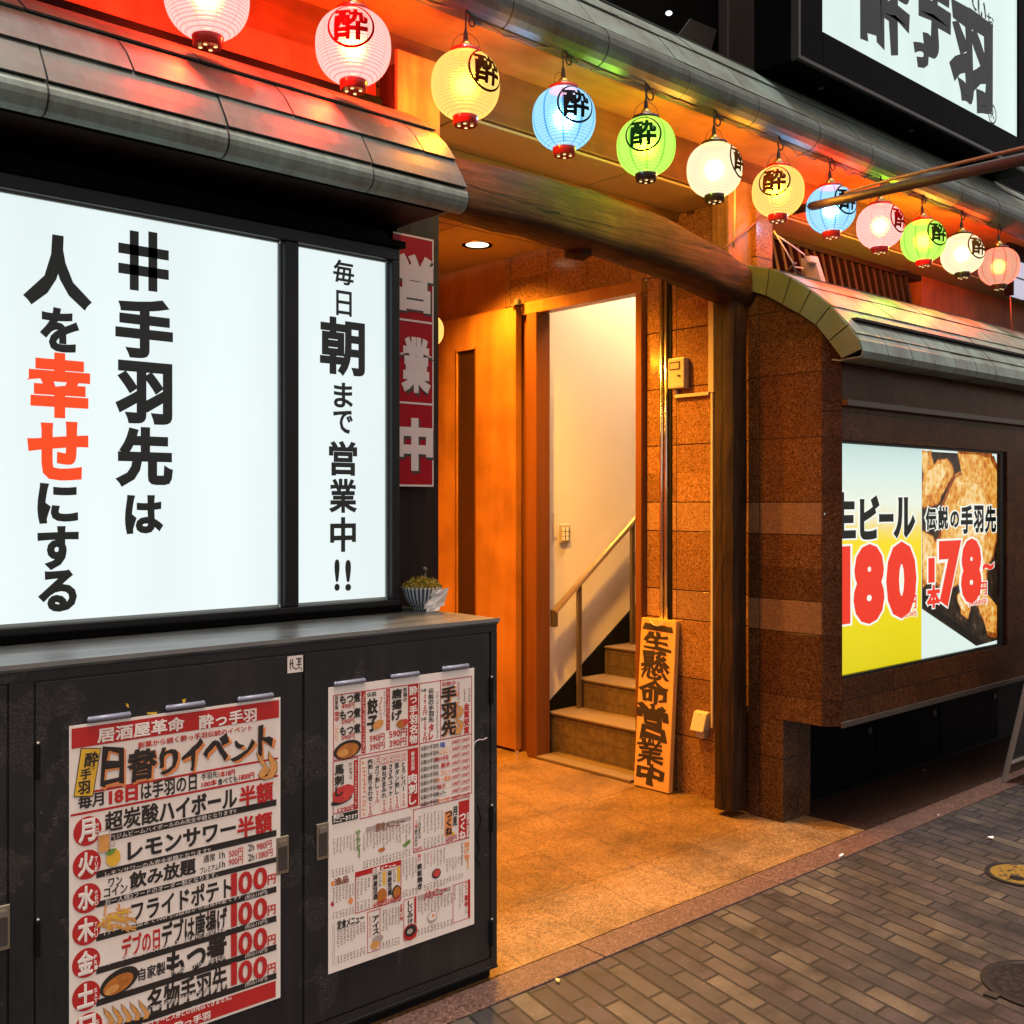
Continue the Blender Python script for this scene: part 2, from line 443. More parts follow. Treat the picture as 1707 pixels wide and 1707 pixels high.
# ------------------------------------------------------------------ lettering
_tc = {}
def glyphs(s, bold):
    bold = round(bold * .85, 4)
    k = (s, bold)
    if k not in _tc:
        c = bpy.data.curves.new("t", 'FONT'); c.body = s; c.resolution_u = 3
        if bold > 0: c.bevel_depth = bold; c.bevel_resolution = 0
        o = bpy.data.objects.new("t", c); C.objects.link(o)
        me = bpy.data.meshes.new_from_object(o.evaluated_get(bpy.context.evaluated_depsgraph_get()))
        zs = [p.co.z for p in me.vertices]
        keep = [tuple(q.vertices) for q in me.polygons if min(zs[i] for i in q.vertices) > -bold * .2 - 1e-6]
        used = sorted({i for q in keep for i in q}); ix = {i: n for n, i in enumerate(used)}
        v = [(me.vertices[i].co.x, me.vertices[i].co.y, zs[i]) for i in used]; f = [tuple(ix[i] for i in q) for q in keep]
        bpy.data.objects.remove(o); bpy.data.curves.remove(c); bpy.data.meshes.remove(me)
        xs = [a[0] for a in v]; ys = [a[1] for a in v]
        _tc[k] = (v, f, min(xs), max(xs), min(ys), max(ys))
    return _tc[k]
def ink(mb, s, box, fn, bold=.02, em=False, slant=0., wob=0., seed=0.):
    """put the string s into box=(u0,u1,v0,v1) of a surface fn(u,v)->point"""
    v, f, x0, x1, y0, y1 = glyphs(s, bold)
    if em: y0, y1 = -.13, .87
    u0, u1, v0, v1 = box
    pts = []
    e = Vector(fn(u0, v0)); n = (Vector(fn(u1, v0)) - e).cross(Vector(fn(u0, v1)) - e).normalized() * .006
    for a, b, z in v:
        if wob:
            q = noise.noise_vector(Vector((a * 3.1 + seed, b * 3.1, seed))) ; a += q.x * wob; b += q.y * wob
        # the boldening ring lies a hair below the face of the stroke
        pts.append(Vector(fn(u0 + (a - x0) / (x1 - x0) * (u1 - u0) + slant * (b - y0) / (y1 - y0), v0 + (b - y0) / (y1 - y0) * (v1 - v0))) + n * z)
    mb.add(pts, f)
class Sheet:
    """a flat printed face on Y = const, measured in photo pixels through a zoom (x0, y0, scale)"""
    def __init__(s, Y, x0=0, y0=0, k=1.):
        s.Y = Y; s.x0 = x0; s.y0 = y0; s.k = k; s.layers = {}
    def at(s, x, y): return PY(s.x0 + x / s.k, s.y0 + y / s.k, s.Y)
    def mb(s, key):
        if key not in s.layers: s.layers[key] = MB()
        return s.layers[key]
    def fn(s, lift): return lambda u, v: (u, s.Y - lift, v)
    def box(s, xl, xr, yt, yb, xm=None):
        xm = (xl + xr) / 2 if xm is None else xm
        return (s.at(xl, 0)[0], s.at(xr, 0)[0], s.at(xm, yb)[1], s.at(xm, yt)[1])
    def text(s, key, t, xl, xr, yt, yb, bold=.02, lift=.0012, em=False, slant=0., wob=0.):
        ink(s.mb(key), t, s.box(xl, xr, yt, yb), s.fn(lift), bold, em, slant, wob, xl * .013)
    def vtext(s, key, t, xl, xr, yt, yb, bold=.02, lift=.0012):
        u0, u1, v0, v1 = s.box(xl, xr, yt, yb); n = len(t); h = (v1 - v0) / n
        for i, ch in enumerate(t):
            b = v1 - (i + 1) * h
            if ch in "ーｰ":
                s.mb(key).quad(*[s.fn(lift)(a, c) for a, c in ((u0 + .43*(u1-u0), b + .1*h), (u0 + .6*(u1-u0), b + .1*h), (u0 + .57*(u1-u0), b + .9*h), (u0 + .4*(u1-u0), b + .9*h))])
            else:
                g = glyphs(ch, bold); wx = (g[3] - g[2]); wy = g[5] - g[4]
                fx = min(1, wx / .9); fy = min(1, wy / .88)
                cu = (u0 + u1) / 2; cv = b + h * .5
                ink(s.mb(key), ch, (cu - (u1-u0)/2*fx, cu + (u1-u0)/2*fx, cv - h*.47*fy, cv + h*.47*fy), s.fn(lift), bold)
    def rect(s, key, xl, xr, yt, yb, xm=None, lift=.0006):
        u0, u1, v0, v1 = s.box(xl, xr, yt, yb, xm); f = s.fn(lift)
        s.mb(key).quad(f(u0, v0), f(u1, v0), f(u1, v1), f(u0, v1))
    def frame(s, key, xl, xr, yt, yb, xm, th, lift=.0008):
        u0, u1, v0, v1 = s.box(xl, xr, yt, yb, xm); f = s.fn(lift); m = s.mb(key)
        for a, b, c, d in ((u0, u1, v0, v0 + th), (u0, u1, v1 - th, v1), (u0, u0 + th, v0 + th, v1 - th), (u1 - th, u1, v0 + th, v1 - th)):
            m.quad(f(a, c), f(b, c), f(b, d), f(a, d))
    def poly(s, key, pts, lift=.0009):
        f = s.fn(lift); q = [f(*s.at(*p)) for p in pts]
        s.mb(key).add(q, [tuple(range(len(q)))])
    def ell(s, key, x, y, rx, ry, lift=.0009, n=28, rot=0.):
        c = s.at(x, y); a = s.at(x + rx, y)[0] - c[0]; b = c[1] - s.at(x, y + ry)[1]; f = s.fn(lift)
        q = []
        for i in range(n):
            t = -2*PI*i/n; X, Z = a*math.cos(t), b*math.sin(t)
            q.append(f(c[0] + X*math.cos(rot) - Z*math.sin(rot), c[1] + X*math.sin(rot) + Z*math.cos(rot)))
        s.mb(key).add(q, [tuple(range(n))])
    def build(s, parent, table):
        for key, m in s.layers.items():
            nm, mat = table[key]
            flip_to_street(m); m.build(nm, mat, parent, solid=False)
def flip_to_street(m):               # every printed face looks to the street (-Y)
    out = []
    for f in m.f:
        a, b, c = (Vector(m.v[i]) for i in f[:3])
        n = (b - a).cross(c - a)
        out.append(f if n.y <= 0 else tuple(reversed(f)))
    m.f = out

# ================================================================== GROUND
g = MB(); g.quad((-30, -30, 0), (40, -30, 0), (40, 2.146, 0), (-30, 2.146, 0))
struct(g.build("pavement", M_pave, solid=False))
m = MB()
x = -4.0
while x < 14: m.box(x, x + .896, 2.146, 2.262, -.05, .006); x += .9
struct(m.build("kerb", M_kerb, bevel=.003))
m = MB(); m.box(-4, 3.98, 2.268, 5.6, -.05, .004)
struct(m.build("entrance_floor", M_floor))
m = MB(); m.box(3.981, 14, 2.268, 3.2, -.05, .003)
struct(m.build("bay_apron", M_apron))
m = MB(); m.box(-4, 14, 2.2621, 2.2679, -.05, -.006)
struct(m.build("drain_joint", M_dark))

# ================================================================== BUILDING SHELL
XW = 3.87                            # plane of the door wall
bl = thing("izakaya_building", "two storey bar front with red granite walls, board ceiling and dark upper storey", "building", (3, 2.9, 0))
# side wall with the doorway, in pieces round the opening
DY0, DY1, DZ = 3.345, 4.19, 2.42
m = MB(); m.box(XW, XW + .12, 2.72, DY0, 0, 2.72); m.box(XW, XW + .12, DY0, 4.37, DZ, 2.72)
m.build("granite_wall", M_stone, bl)
m = MB(); m.box(XW, XW + .12, 4.372, 5.6, 0, 2.72); m.build("wood_panel", M_door, bl)
m = MB(); m.box(XW + .002, XW + .12, DY1, 4.37, 0, DZ - .002); m.build("door_backing", M_jamb, bl)
m = MB(); m.box(2.0, XW, 5.5, 5.62, 0, 2.72); m.build("back_wall", M_redwall, bl)
m = MB(); m.box(1.93, 2.0, 2.86, 5.5, 0, 2.72); m.build("left_wall", M_redwall, bl)
# ceiling boards with open joints
m = MB()
xs = [2.0, 2.33, 3.23, 3.868]; ysq = [2.857, 3.145, 4.0, 4.85, 5.5]
for i in range(3):
    for j in range(4): m.box(xs[i] + .005, xs[i+1] - .005, ysq[j] + .005, ysq[j+1] - .005, 2.69, 2.70)
m.box(3.995, 9.0, 2.857, 3.195, 2.69, 2.70)
m.build("ceiling", M_ceil, bl)
m = MB(); m.box(1.95, 3.86, 2.956, 5.6, 2.705, 2.75).box(3.86, 9, 2.956, 3.19, 2.705, 2.75); m.build("ceiling_back", M_dark, bl)
m = MB(); m.box(2.0, 3.868, 3.148, 3.19, 2.655, 2.689); m.build("lintel_strip", M_plate, bl)
m = MB(); m.box(2.3, 3.55, 4.75, 4.79, 2.66, 2.689); m.build("curtain_rail", M_dark, bl)
# boards above the awning, wall plate and the sloping soffit of the main eave
m = MB(); m.box(-3, 1.93, 2.80, 2.86, 0, 2.73)
m.build("board_wall", M_redwall, bl)
m = MB(); m.box(-3, 9, 2.85, 2.955, 2.703, 2.90); m.build("wall_plate", M_plate, bl, bevel=.006)
m = MB(); m.prism_x([(2.535, 2.872), (2.85, 2.890), (2.85, 2.912), (2.535, 2.894)], -3, 9); m.build("soffit", M_soffit, bl)
# upper storey
m = MB(); m.box(-4, 14, 3.19, 3.3, 2.95, 7.5); m.build("upper_wall", M_upper, bl)
a, b_ = PY(1215, 60, 3.12)[0], PY(1268, 60, 3.12)[0]
m = MB(); m.box(a, b_, 3.12, 3.188, 3.2, 6); m.build("brown_column", M_upbrown, bl, bevel=.01)
q = [PY(1163, 26, 3.14), PY(1207, 45, 3.14), PY(1196, 84, 3.14), PY(1141, 56, 3.14)]
m = MB(); m.prism_y([q[3], q[2], q[1], q[0]], 3.182, 3.188); m.build("grey_panel", M_upgrey, bl)
c = PY(1115, 22, 3.13); m = MB(); m.lathe([(.012, -.006), (.016, 0), (.012, .006)], 12, (c[0], 3.13, c[1])); m.build("pilot_lamp", glow("cool_pilot", (.8, .9, 1), 2.2), bl)
# stone and boards right of the entrance above the bay roof
m = MB(); m.box(6.0, 9.0, 3.05, 3.2, 2.2, 2.69); m.build("board_panel", M_redwall, bl)
m = MB(); m.box(3.99, 9.0, 3.2, 3.3, 0, 2.69); m.build("recess_back", M_dark, bl)

# lattice of slats above the bay roof
lt = thing("slat_lattice", "dark wooden slat lattice above the right awning, behind the lantern row", "lattice", (5, 3.08, 2.3))
k = 0; x = 4.0
while x < 5.98:
    MB().add([(x,3.06,2.33),(x+.026,3.06,2.33),(x-.11,3.06,2.69),(x-.136,3.06,2.69),(x,3.1,2.33),(x+.026,3.1,2.33),(x-.11,3.1,2.69),(x-.136,3.1,2.69)],
             [(0,1,2,3),(7,6,5,4),(0,4,5,1),(1,5,6,2),(2,6,7,3),(3,7,4,0)]).build("slat", M_lattice, lt); x += .075
MB().box(3.9, 6.0, 3.05, 3.11, 2.66, 2.688).build("top_rail", M_darkwood, lt)

# ------------------------------------------------------------------ roofs of copper shingles
def shingles(prof, cuts, x0, x1, length, shift, parent, name="shingle_course", th=.009, gap=.005, mat=None):
    """prof: (Y,z) from eave to top, cuts: index pairs per course"""
    for ci, (i0, i1) in enumerate(cuts):
        seg = prof[i0:i1 + 1]; m = MB(); x = x0 - (length * shift * (ci % 2))
        n = len(seg); nrm = []
        for i in range(n):
            a = Vector(seg[max(i-1, 0)]); b = Vector(seg[min(i+1, n-1)]); t = (b - a).normalized(); nrm.append(Vector((-t.y, t.x)))
        while x < x1:
            xa, xb = max(x, x0), min(x + length, x1) - gap
            if xb - xa > .01:
                vs = []; fs = []
                jl = random.uniform(-.001, .0014)
                for xx in (xa, xb):
                    for i in range(n):
                        lift = th * (1 - .8 * i / (n - 1)) + jl
                        p = Vector(seg[i]) + nrm[i] * lift; q = Vector(seg[i]) + nrm[i] * (lift - .0056)
                        vs += [(xx, p.x, p.y), (xx, q.x, q.y)]
                o = 2 * n
                for i in range(n - 1):
                    fs += [(2*i, 2*i+2, o+2*i+2, o+2*i), (2*i+1, o+2*i+1, o+2*i+3, 2*i+3), (2*i, 2*i+1, 2*i+3, 2*i+2), (o+2*i, o+2*i+2, o+2*i+3, o+2*i+1)]
                fs += [(0, o, o+1, 1), (2*n-2, 2*n-1, o+2*n-1, o+2*n-2)]
                m.add(vs, fs)
            x += length
        m.build(name, mat or M_copper, parent)
    m = MB()
    for i in range(len(prof) - 1):
        (ya, za), (yb, zb) = prof[i], prof[i+1]
        m.quad((x0, ya, za), (x1, ya, za), (x1, yb, zb), (x0, yb, zb))
    m.build("underlay", M_seam, parent, solid=False)
def arc(cy, cz, r, a0, a1, n):
    return [(cy + r * math.cos(math.radians(a0 + (a1 - a0) * i / n)), cz + r * math.sin(math.radians(a0 + (a1 - a0) * i / n))) for i in range(n + 1)]

er = thing("main_eave", "long patinated copper eave with rolled edge running above all the lanterns", "roof", (3, 2.4, 2.75))
QE = 2.5 / 2.3                         # the eave and the lantern row hang 2.5 m in front of the lens plane
roll = arc(2.325 * QE, CAM_H + (2.79 - CAM_H) * QE, .062 * QE, 290, 110, 10)            # from the underside round the street face to the top
up = [(2.33, 2.862), (2.37, 2.920), (2.41, 2.974), (2.455, 3.022), (2.502, 3.068), (2.60, 3.13), (2.75, 3.17), (2.93, 3.19)]
up = [(a * QE, CAM_H + (b - CAM_H) * QE) for a, b in up]
shingles(roll, [(0, 10)], -3, 9, .40 * QE, 0, er, "rolled_edge", th=.004, mat=copper("shaded_copper", .34))  # same copper darkened: shade on the roll is put into its colour
shingles(up, [(0, 2), (2, 4), (4, 7)], -3, 9, .40 * QE, .5, er)

# left awning over the light box
XA = 1.95
aw = thing("left_awning", "rounded copper shingle awning above the white light box sign, tinted red on top", "awning", (1, 2.5, 2.2))
_rc = PX(774, 334, XA); ap = arc(_rc[0] + .012, _rc[1], .036, 320, 118, 10)
apu = [PX(x, y, XA) for x, y in ((778, 316), (772, 298), (760, 270), (745, 243), (727, 222), (707, 206), (684, 193))]
apu.append((2.80, apu[-1][1] + .02))
shingles(ap, [(0, 10)], -3, XA, .42, 0, aw, "rolled_edge", th=.003, mat=copper("sunlit_copper", .95))  # same copper lightened: the roll's sunlit top is put into its colour
shingles(apu, [(0, 2), (2, 4), (4, 7)], -3, XA, .42, .5, aw, mat=M_copper_mid)
MB().prism_x(ap + apu[1:] + [(2.80, ap[0][1] + .004)], XA - .012, XA - .006).build("end_cap", M_copper, aw)
MB().box(-3, XA - .014, ap[0][0] + .045, 2.79, ap[0][1] + .002, ap[0][1] + .014).build("awning_soffit", M_darkwood, aw)
MB().box(-3, 1.93, 2.735, 2.798, 2.03, ap[0][1]).build("fascia_board", M_darkwood, aw)
MB().box(-3, XA - .05, 2.72, 2.80, apu[-1][1] + .012, apu[-1][1] + .045).build("head_flashing", M_blackbox, aw, bevel=.004)

# ------------------------------------------------------------------ posts, beam, planks
def log_post(name, label, x0, x1, y0, y1, z0, z1, mat, rnd=.006):
    rings = 14; v = []; f = []
    n = 12
    for i in range(rings + 1):
        t = i / rings; z = z0 + (z1 - z0) * t
        for j in range(n):
            side, u = divmod(j, 3); e = u / 3.
            a = [(x0, y0), (x1, y0), (x1, y1), (x0, y1)][side]; b = [(x1, y0), (x1, y1), (x0, y1), (x0, y0)][side]
            px, py = a[0] + (b[0]-a[0])*e, a[1] + (b[1]-a[1])*e
            if u == 0: px += (.006 if px < (x0+x1)/2 else -.006); py += (.006 if py < (y0+y1)/2 else -.006)
            v.append((px + random.uniform(-rnd, rnd)*.6, py + random.uniform(-rnd, rnd)*.6, z))
    for i in range(rings):
        for j in range(n): f.append((i*n+j, i*n+(j+1)%n, (i+1)*n+(j+1)%n, (i+1)*n+j))
    f += [tuple(range(n-1,-1,-1)), tuple(rings*n+j for j in range(n))]
    o = MB().add(v, f).build(name, mat, None, smooth=False)
    return tag(o, label, "post")
log_post("timber_post", "cracked old timber post right of the entrance carrying the arched beam", 3.70, 3.808, 2.717, 2.826, .03, 2.30, M_post, .005)
log_post("timber_post", "dark timber post left of the entrance, behind the red banner", 1.935, 2.115, 2.70, 2.80, .0, 2.72, M_post2, .004)
pp = [PY(1213, 400, 2.745)[0], PY(1281, 400, 2.745)[0]]
o = MB().box(pp[0], pp[1], 2.745, 2.83, 2.345, 2.74).build("short_plank", M_plank, None, bevel=.006)
tag(o, "short orange timber plank under the eave, on top of the right post", "timber")
o = MB().box(1.93, 2.10, 2.685, 2.70, 2.50, 2.76).build("short_plank", M_plank, None, bevel=.004)
tag(o, "short timber plank beside the left awning's end, lit yellow by a lantern", "timber")

bt = thing("arched_beam", "rough curved log beam spanning the entrance between the two posts", "beam", (2.9, 2.77, 2.3))
secs = []
for x, zt, zb in ((1.98, 2.47, 2.31), (2.2, 2.488, 2.312), (2.45, 2.497, 2.307), (2.7, 2.503, 2.30), (2.95, 2.50, 2.292), (3.15, 2.487, 2.283), (3.35, 2.463, 2.268), (3.55, 2.425, 2.243), (3.7, 2.388, 2.213), (3.82, 2.352, 2.192)):
    secs.append((x, zt, zb))
v = []; f = []; nn = 14; fine = []
for i in range(len(secs) - 1):
    for t in (0, .5): fine.append(tuple(a + (b - a) * t for a, b in zip(secs[i], secs[i+1])))
fine.append(secs[-1])
for x, zt, zb in fine:
    cy, cz, ry, rz = 2.775, (zt + zb) / 2, .088, (zt - zb) / 2
    for j in range(nn):
        a = 2*PI*(j + .5)/nn; e = .42
        cx_, sz_ = math.cos(a), math.sin(a)
        yy = math.copysign(abs(cx_)**e, cx_) * ry; zz = math.copysign(abs(sz_)**e, sz_) * rz
        v.append((x, cy + yy + random.uniform(-.005, .005), cz + zz + random.uniform(-.005, .005)))
for i in range(len(fine) - 1):
    for j in range(nn): f.append((i*nn+j, i*nn+(j+1)%nn, (i+1)*nn+(j+1)%nn, (i+1)*nn+j))
f += [tuple(range(nn-1,-1,-1)), tuple((len(fine)-1)*nn+j for j in range(nn))]
MB().add(v, f).build("log", M_beam, bt, smooth=True)
c = PY(965, 420, 2.8)
MB().prism_x([(2.76, c[1] - .018), (2.80, c[1] - .03), (2.85, c[1] - .018), (2.85, 2.31), (2.76, 2.31)], c[0] - .03, c[0] + .03).build("peg", M_beam, bt, bevel=.004)

# ------------------------------------------------------------------ door, frame, stairwell
df = thing("door_frame", "reddish wooden door frame round the stairwell opening", "door frame", (XW, 3.8, 0))
MB().box(3.80, 3.90, 4.045, 4.115, 0.004, 2.35).box(3.835, 3.90, 4.117, 4.16, .004, 2.40).build("jamb", M_jamb, df, bevel=.003)
MB().box(3.835, 3.90, 3.35, 3.388, 0.004, 2.35).build("jamb", M_jamb, df, bevel=.003)
MB().box(3.83, 3.902, 3.35, 4.19, 2.352, 2.415).build("head", M_door, df, bevel=.003)
dl = thing("wooden_door", "orange veneer door leaf standing open against the wall, with a narrow dark wired pane", "door", (3.81, 4.22, 0))
w0, w1 = 4.555, 4.722
MB().box(3.81, 3.85, 4.215, w0, .02, 2.40).box(3.81, 3.85, w1, 5.1, .02, 2.40).box(3.81, 3.85, w0, w1, 2.21, 2.40).box(3.81, 3.85, w0, w1, .02, .45).build("leaf", M_door, dl)
k = N("wired_glass"); p = k.pos(); x_, y_, z_ = k.sep(p)
d1 = k.math('FRACT', k.math('MULTIPLY', k.math('ADD', y_, z_), 105.)); d2 = k.math('FRACT', k.math('MULTIPLY', k.math('SUBTRACT', y_, z_), 105.))
wr = k.math('MAXIMUM', k.math('LESS_THAN', d1, .13), k.math('LESS_THAN', d2, .13))
k.base(k.mix(wr, (.018, .008, .004), (.055, .024, .011)), .25)
MB().box(3.822, 3.84, w0, w1, .45, 2.21).build("wired_pane", k.m, dl)
MB().box(3.806, 3.809, w0 - .008, w0, .44, 2.22).box(3.806, 3.809, w1, w1 + .008, .44, 2.22).build("pane_bead", M_jamb, dl)
MB().lathe([(.018, 0), (.018, .03)], 12, (3.80, 4.19, 2.402)).box(3.79, 3.86, 4.175, 4.235, 2.402, 2.412).build("pivot_hinge", M_dkplastic, dl)
MB().lathe([(.012, 0), (.012, .02)], 10, (3.80, 4.195, .004)).build("pivot_hinge", M_chrome, dl)

sw = thing("stairwell", "cream plastered stairwell seen through the open doorway", "stairwell", (4.6, 3.8, 0))
MB().box(3.905, 7.2, 4.12, 4.2, 0, 3.9).build("plaster_wall", M_white, sw)
MB().box(3.995, 7.2, 3.2, 3.28, 0, 3.9).build("plaster_wall", M_white, sw)
MB().box(7.2, 7.28, 3.2, 4.2, 0, 3.9).build("end_wall", M_white, sw)
MB().box(3.995, 7.28, 3.2, 4.2, 3.9, 3.95).build("stair_ceiling", M_white, sw)
MB().box(3.905, 3.99, 3.28, 4.12, 2.43, 3.9).build("plaster_wall", M_white, sw)
k0 = [(3.905, .15), (3.905, .235), (6.5, .235 + .69*2.595), (6.5, .15)]
MB().prism_y(k0, 4.112, 4.1195).build("black_skirting", M_dark, sw)
MB().box(4.0, 4.012, 4.1135, 4.1195, 1.16, 1.29).build("conduit_strip", M_white, sw)

st = thing("staircase", "brown tiled steps rising to the right behind the doorway", "staircase", (3.95, 3.7, 0))
MB().box(3.80, 3.95, 3.39, 4.045, .0045, .02).build("threshold", M_lip, st, bevel=.003)
for i in range(11):
    x = 3.945 + .225 * i; z = .226 + .155 * i
    s = MB().box(x, x + .23, 3.285, 4.111, z - .155 if i else .0, z - .012).build("step", M_step, st)
    MB().box(x - .008, x + .226, 3.285, 4.111, z - .0118, z).build("tread", M_lip, s, bevel=.003)
hr = thing("handrail", "slim metal stair handrail along the cream wall", "handrail", (3.95, 4.06, .2))
h0 = Vector((3.94, 4.055, .764)); h1 = Vector((6.2, 4.055, .764 + 2.26 * .75))
MB().tube([h0, h1], .0175, 12).build("rail", M_rail, hr, smooth=True)
MB().box(3.925, 3.956, 4.04, 4.07, .685, .775).build("end_return", M_railpost, hr, bevel=.003)
for x, zb in ((4.13, .226), (4.565, .536), (5.02, .846)):
    zt = .764 + (x - 3.94) * .75 - .014
    MB().box(x - .014, x + .014, 4.046, 4.064, zb, zt).build("rail_post", M_railpost, hr, bevel=.002)
c = PY(940, 890, 4.118)
sp = thing("switch_plate", "small cream light switch plate on the stairwell wall", "switch", (c[0], 4.118, c[1]))
MB().box(c[0] - .037, c[0] + .037, 4.108, 4.1195, c[1] - .052, c[1] + .052).build("plate", M_plastic, sp, bevel=.004)
for dx in (-.014, .014):
    for dz in (-.026, 0, .026):
        MB().box(c[0] + dx - .011, c[0] + dx + .011, 4.104, 4.1075, c[1] + dz - .011, c[1] + dz + .011).build("rocker", M_white, sp, bevel=.001)
    MB().box(c[0] + dx + .0115, c[0] + dx + .0165, 4.1045, 4.1078, c[1] - .036, c[1] + .036).build("slot", M_dark, sp)

# ------------------------------------------------------------------ fittings on the granite wall
for i, yy in enumerate((3.245, 3.217)):
    o = MB().tube([(XW - .011, yy, .10), (XW - .011, yy, 2.684)], .0095, 12).build("steel_pipe", M_chrome, None, smooth=True)
    tag(o, ("polished steel pipe on the granite wall, the one nearer the door", "polished steel pipe on the granite wall, the one nearer the intercom")[i], "pipe", "steel pipes beside the door")
o = MB().box(XW - .006, XW - .0005, 3.19, 3.207, .1, 2.684).build("dark_gap_strip", M_dark); tag(o, "black joint strip beside the pair of steel pipes on the granite", "strip")
c0 = PX(1113, 598, XW - .04); c1 = PX(1140, 646, XW - .04)
ic = thing("intercom", "beige intercom box with small screen on the granite wall", "intercom", (XW, 3.14, 1.95))
iy0, iy1, iz0, iz1 = c1[0], c0[0], c1[1], c0[1]
MB().box(XW - .04, XW - .0005, iy0, iy1, iz0, iz1).build("housing", M_plastic, ic, bevel=.006)
MB().box(XW - .0425, XW - .0405, iy0 + .022, iy1 - .012, iz1 - .055, iz1 - .018).build("screen_bezel", M_dkplastic, ic)
MB().box(XW - .0440, XW - .0428, iy0 + .027, iy1 - .018, iz1 - .051, iz1 - .026).build("screen", plain("lcd_screen", (.42, .36, .28), .2), ic)
MB().box(XW - .0445, XW - .0405, iy0 + .022, iy0 + .038, iz0 + .055, iz0 + .061).build("button", M_dkplastic, ic)
cd = thing("cable_conduit", "cream cable conduit dropping along the right post to the intercom", "conduit", (XW, 2.93, .2))
cy_ = PX(1187, 600, XW - .01)[0]
MB().box(XW - .018, XW - .0005, cy_ - .014, cy_ + .016, 1.845, 2.30).build("wide_trunking", M_plastic, cd, bevel=.002)
MB().box(XW - .014, XW - .0005, cy_ - .006, cy_ + .006, .33, 1.844).build("thin_trunking", M_plastic, cd, bevel=.002)
zz = PX(1160, 658, XW - .01)[1]
MB().box(XW - .016, XW - .0005, cy_ + .0165, 3.165, zz - .008, zz + .008).box(XW - .016, XW - .0005, 3.149, 3.165, zz + .0085, iz0 - .002).build("branch", M_plastic, cd, bevel=.002)
# the thin drop from the eave to the beam
o = MB().tube([(3.70, 2.715, 2.43), (3.70, 2.712, 2.60), (3.70, 2.71, 2.76)], .005, 8).build("white_conduit", M_plastic, None, smooth=True)
tag(o, "thin white conduit hanging above the arched beam at the right post", "conduit")
c = PX(1166, 1208, XW - .03)
ob = thing("outdoor_outlet", "small beige covered outlet low on the granite wall beside the plank sign", "outlet", (XW, c[0], c[1]))
MB().prism_y([(XW - .0005, c[1] + .06), (XW - .025, c[1] + .055), (XW - .055, c[1] - .028), (XW - .0005, c[1] - .028)], c[0] - .038, c[0] + .038).build("cover", M_plastic, ob, bevel=.005)
MB().box(XW - .035, XW - .0005, c[0] - .03, c[0] + .02, c[1] - .06, c[1] - .0285).build("plug", M_plastic, ob, bevel=.004)
MB().lathe([(.004, -.002), (.004, .002)], 8, (XW - .026, c[0], c[1] + .046)).build("screw", M_dark, ob)

# ------------------------------------------------------------------ leaning plank sign
pl = thing("plank_sign", "leaning yellow wooden plank with black brush lettering beside the doorway", "wooden sign", (3.79, 3.247, .006))
bot = Vector((3.783, 3.353, .008)); wv = Vector((.004, -.211, 0)); upv = (Vector((3.838, 3.353, .80)) - bot)
nv = upv.cross(wv).normalized()
if nv.x > 0: nv = -nv
def PLK(u, v, l=0.): return bot + wv * u + upv * v + nv * l
pv = [PLK(u, v, l) for l in (0, -.03) for u, v in ((0, 0), (1, 0), (1, 1), (0, 1))]
MB().add(pv, [(0,1,2,3),(7,6,5,4),(0,4,5,1),(1,5,6,2),(2,6,7,3),(3,7,4,0)]).build("board", M_sign_wood, pl, bevel=.004)
lm = MB()
for ch, u0, u1, vt, vb, bo in (("一", .08, .88, .034, .066, .07), ("生", .08, .86, .077, .185, .05), ("懸", .07, .86, .19, .362, .025), ("命", .04, .90, .355, .508, .035), ("営", .02, .90, .505, .712, .045), ("業", .06, .84, .705, .858, .025), ("中", .08, .84, .855, .975, .06)):
    ink(lm, ch, (u0, u1, 1 - vb, 1 - vt), lambda u, v: PLK(u, v, .0012), bo, wob=.12, seed=vt * 9)
lm.build("brush_lettering", M_pblack, pl, solid=False)
MB().tube([PLK(.28, .985, .004), PLK(.4, .965, .012), PLK(.55, .96, .014), PLK(.7, .985, .006)], .003, 6).build("hanging_cord", M_plastic, pl, smooth=True)

# ------------------------------------------------------------------ left light box sign
YS = 2.60
lb = thing("light_box_sign", "long white illuminated light box with large black and red vertical lettering above the cabinet", "light box sign", (.8, YS, 1.02))
zt, zb = PY(0, 315, YS)[1], PY(0, 1047, YS)[1]
x1, xm0, xm1 = PY(648, 700, YS)[0], PY(470, 700, YS)[0], PY(493, 700, YS)[0]
ztop = PY(0, 289, YS)[1]; xe = PY(667, 700, YS - .02)[0]
MB().box(-3, xm0 + .004, YS + .012, YS + .02, zb - .01, zt + .01).build("large_panel", M_lit, lb)
MB().box(xm1 - .004, x1 + .004, YS + .012, YS + .02, zb - .01, zt + .01).build("small_panel", M_lit, lb)
f = MB(); f.box(-3, xe, YS - .02, YS + .13, zt, ztop); f.box(-3, xe, YS - .02, YS + .13, 1.0235, zb)
f.box(xm0, xm1, YS - .018, YS + .13, zb, zt); f.box(x1, xe, YS - .02, YS + .13, zb, zt); f.box(-3, xe, YS + .1, YS + .132, zb, zt)
f.build("frame", M_frame, lb, bevel=.003)
f = MB(); f.box(-3, xe + .012, YS - .035, YS + .14, ztop + .001, ztop + .022); f.box(-3, xe, YS - .032, YS - .021, 1.0235, 1.045); f.build("frame_rim", M_blackbox, lb, bevel=.003)
f = MB()
for a0, a1 in ((-3, xm0), (xm1, x1)):
    f.box(a0 + .004, a1 - .004, YS + .006, YS + .0115, zb, zb + .007).box(a0 + .004, a1 - .004, YS + .006, YS + .0115, zt - .005, zt)
for a0 in (xm0 - .008, xm1, x1 - .006): f.box(a0, a0 + .007, YS + .006, YS + .0115, zb + .0075, zt - .0055)
f.build("inner_trim", plain("grey_trim", (.35, .42, .42), .4, .3), lb)
sh = Sheet(YS + .0115)
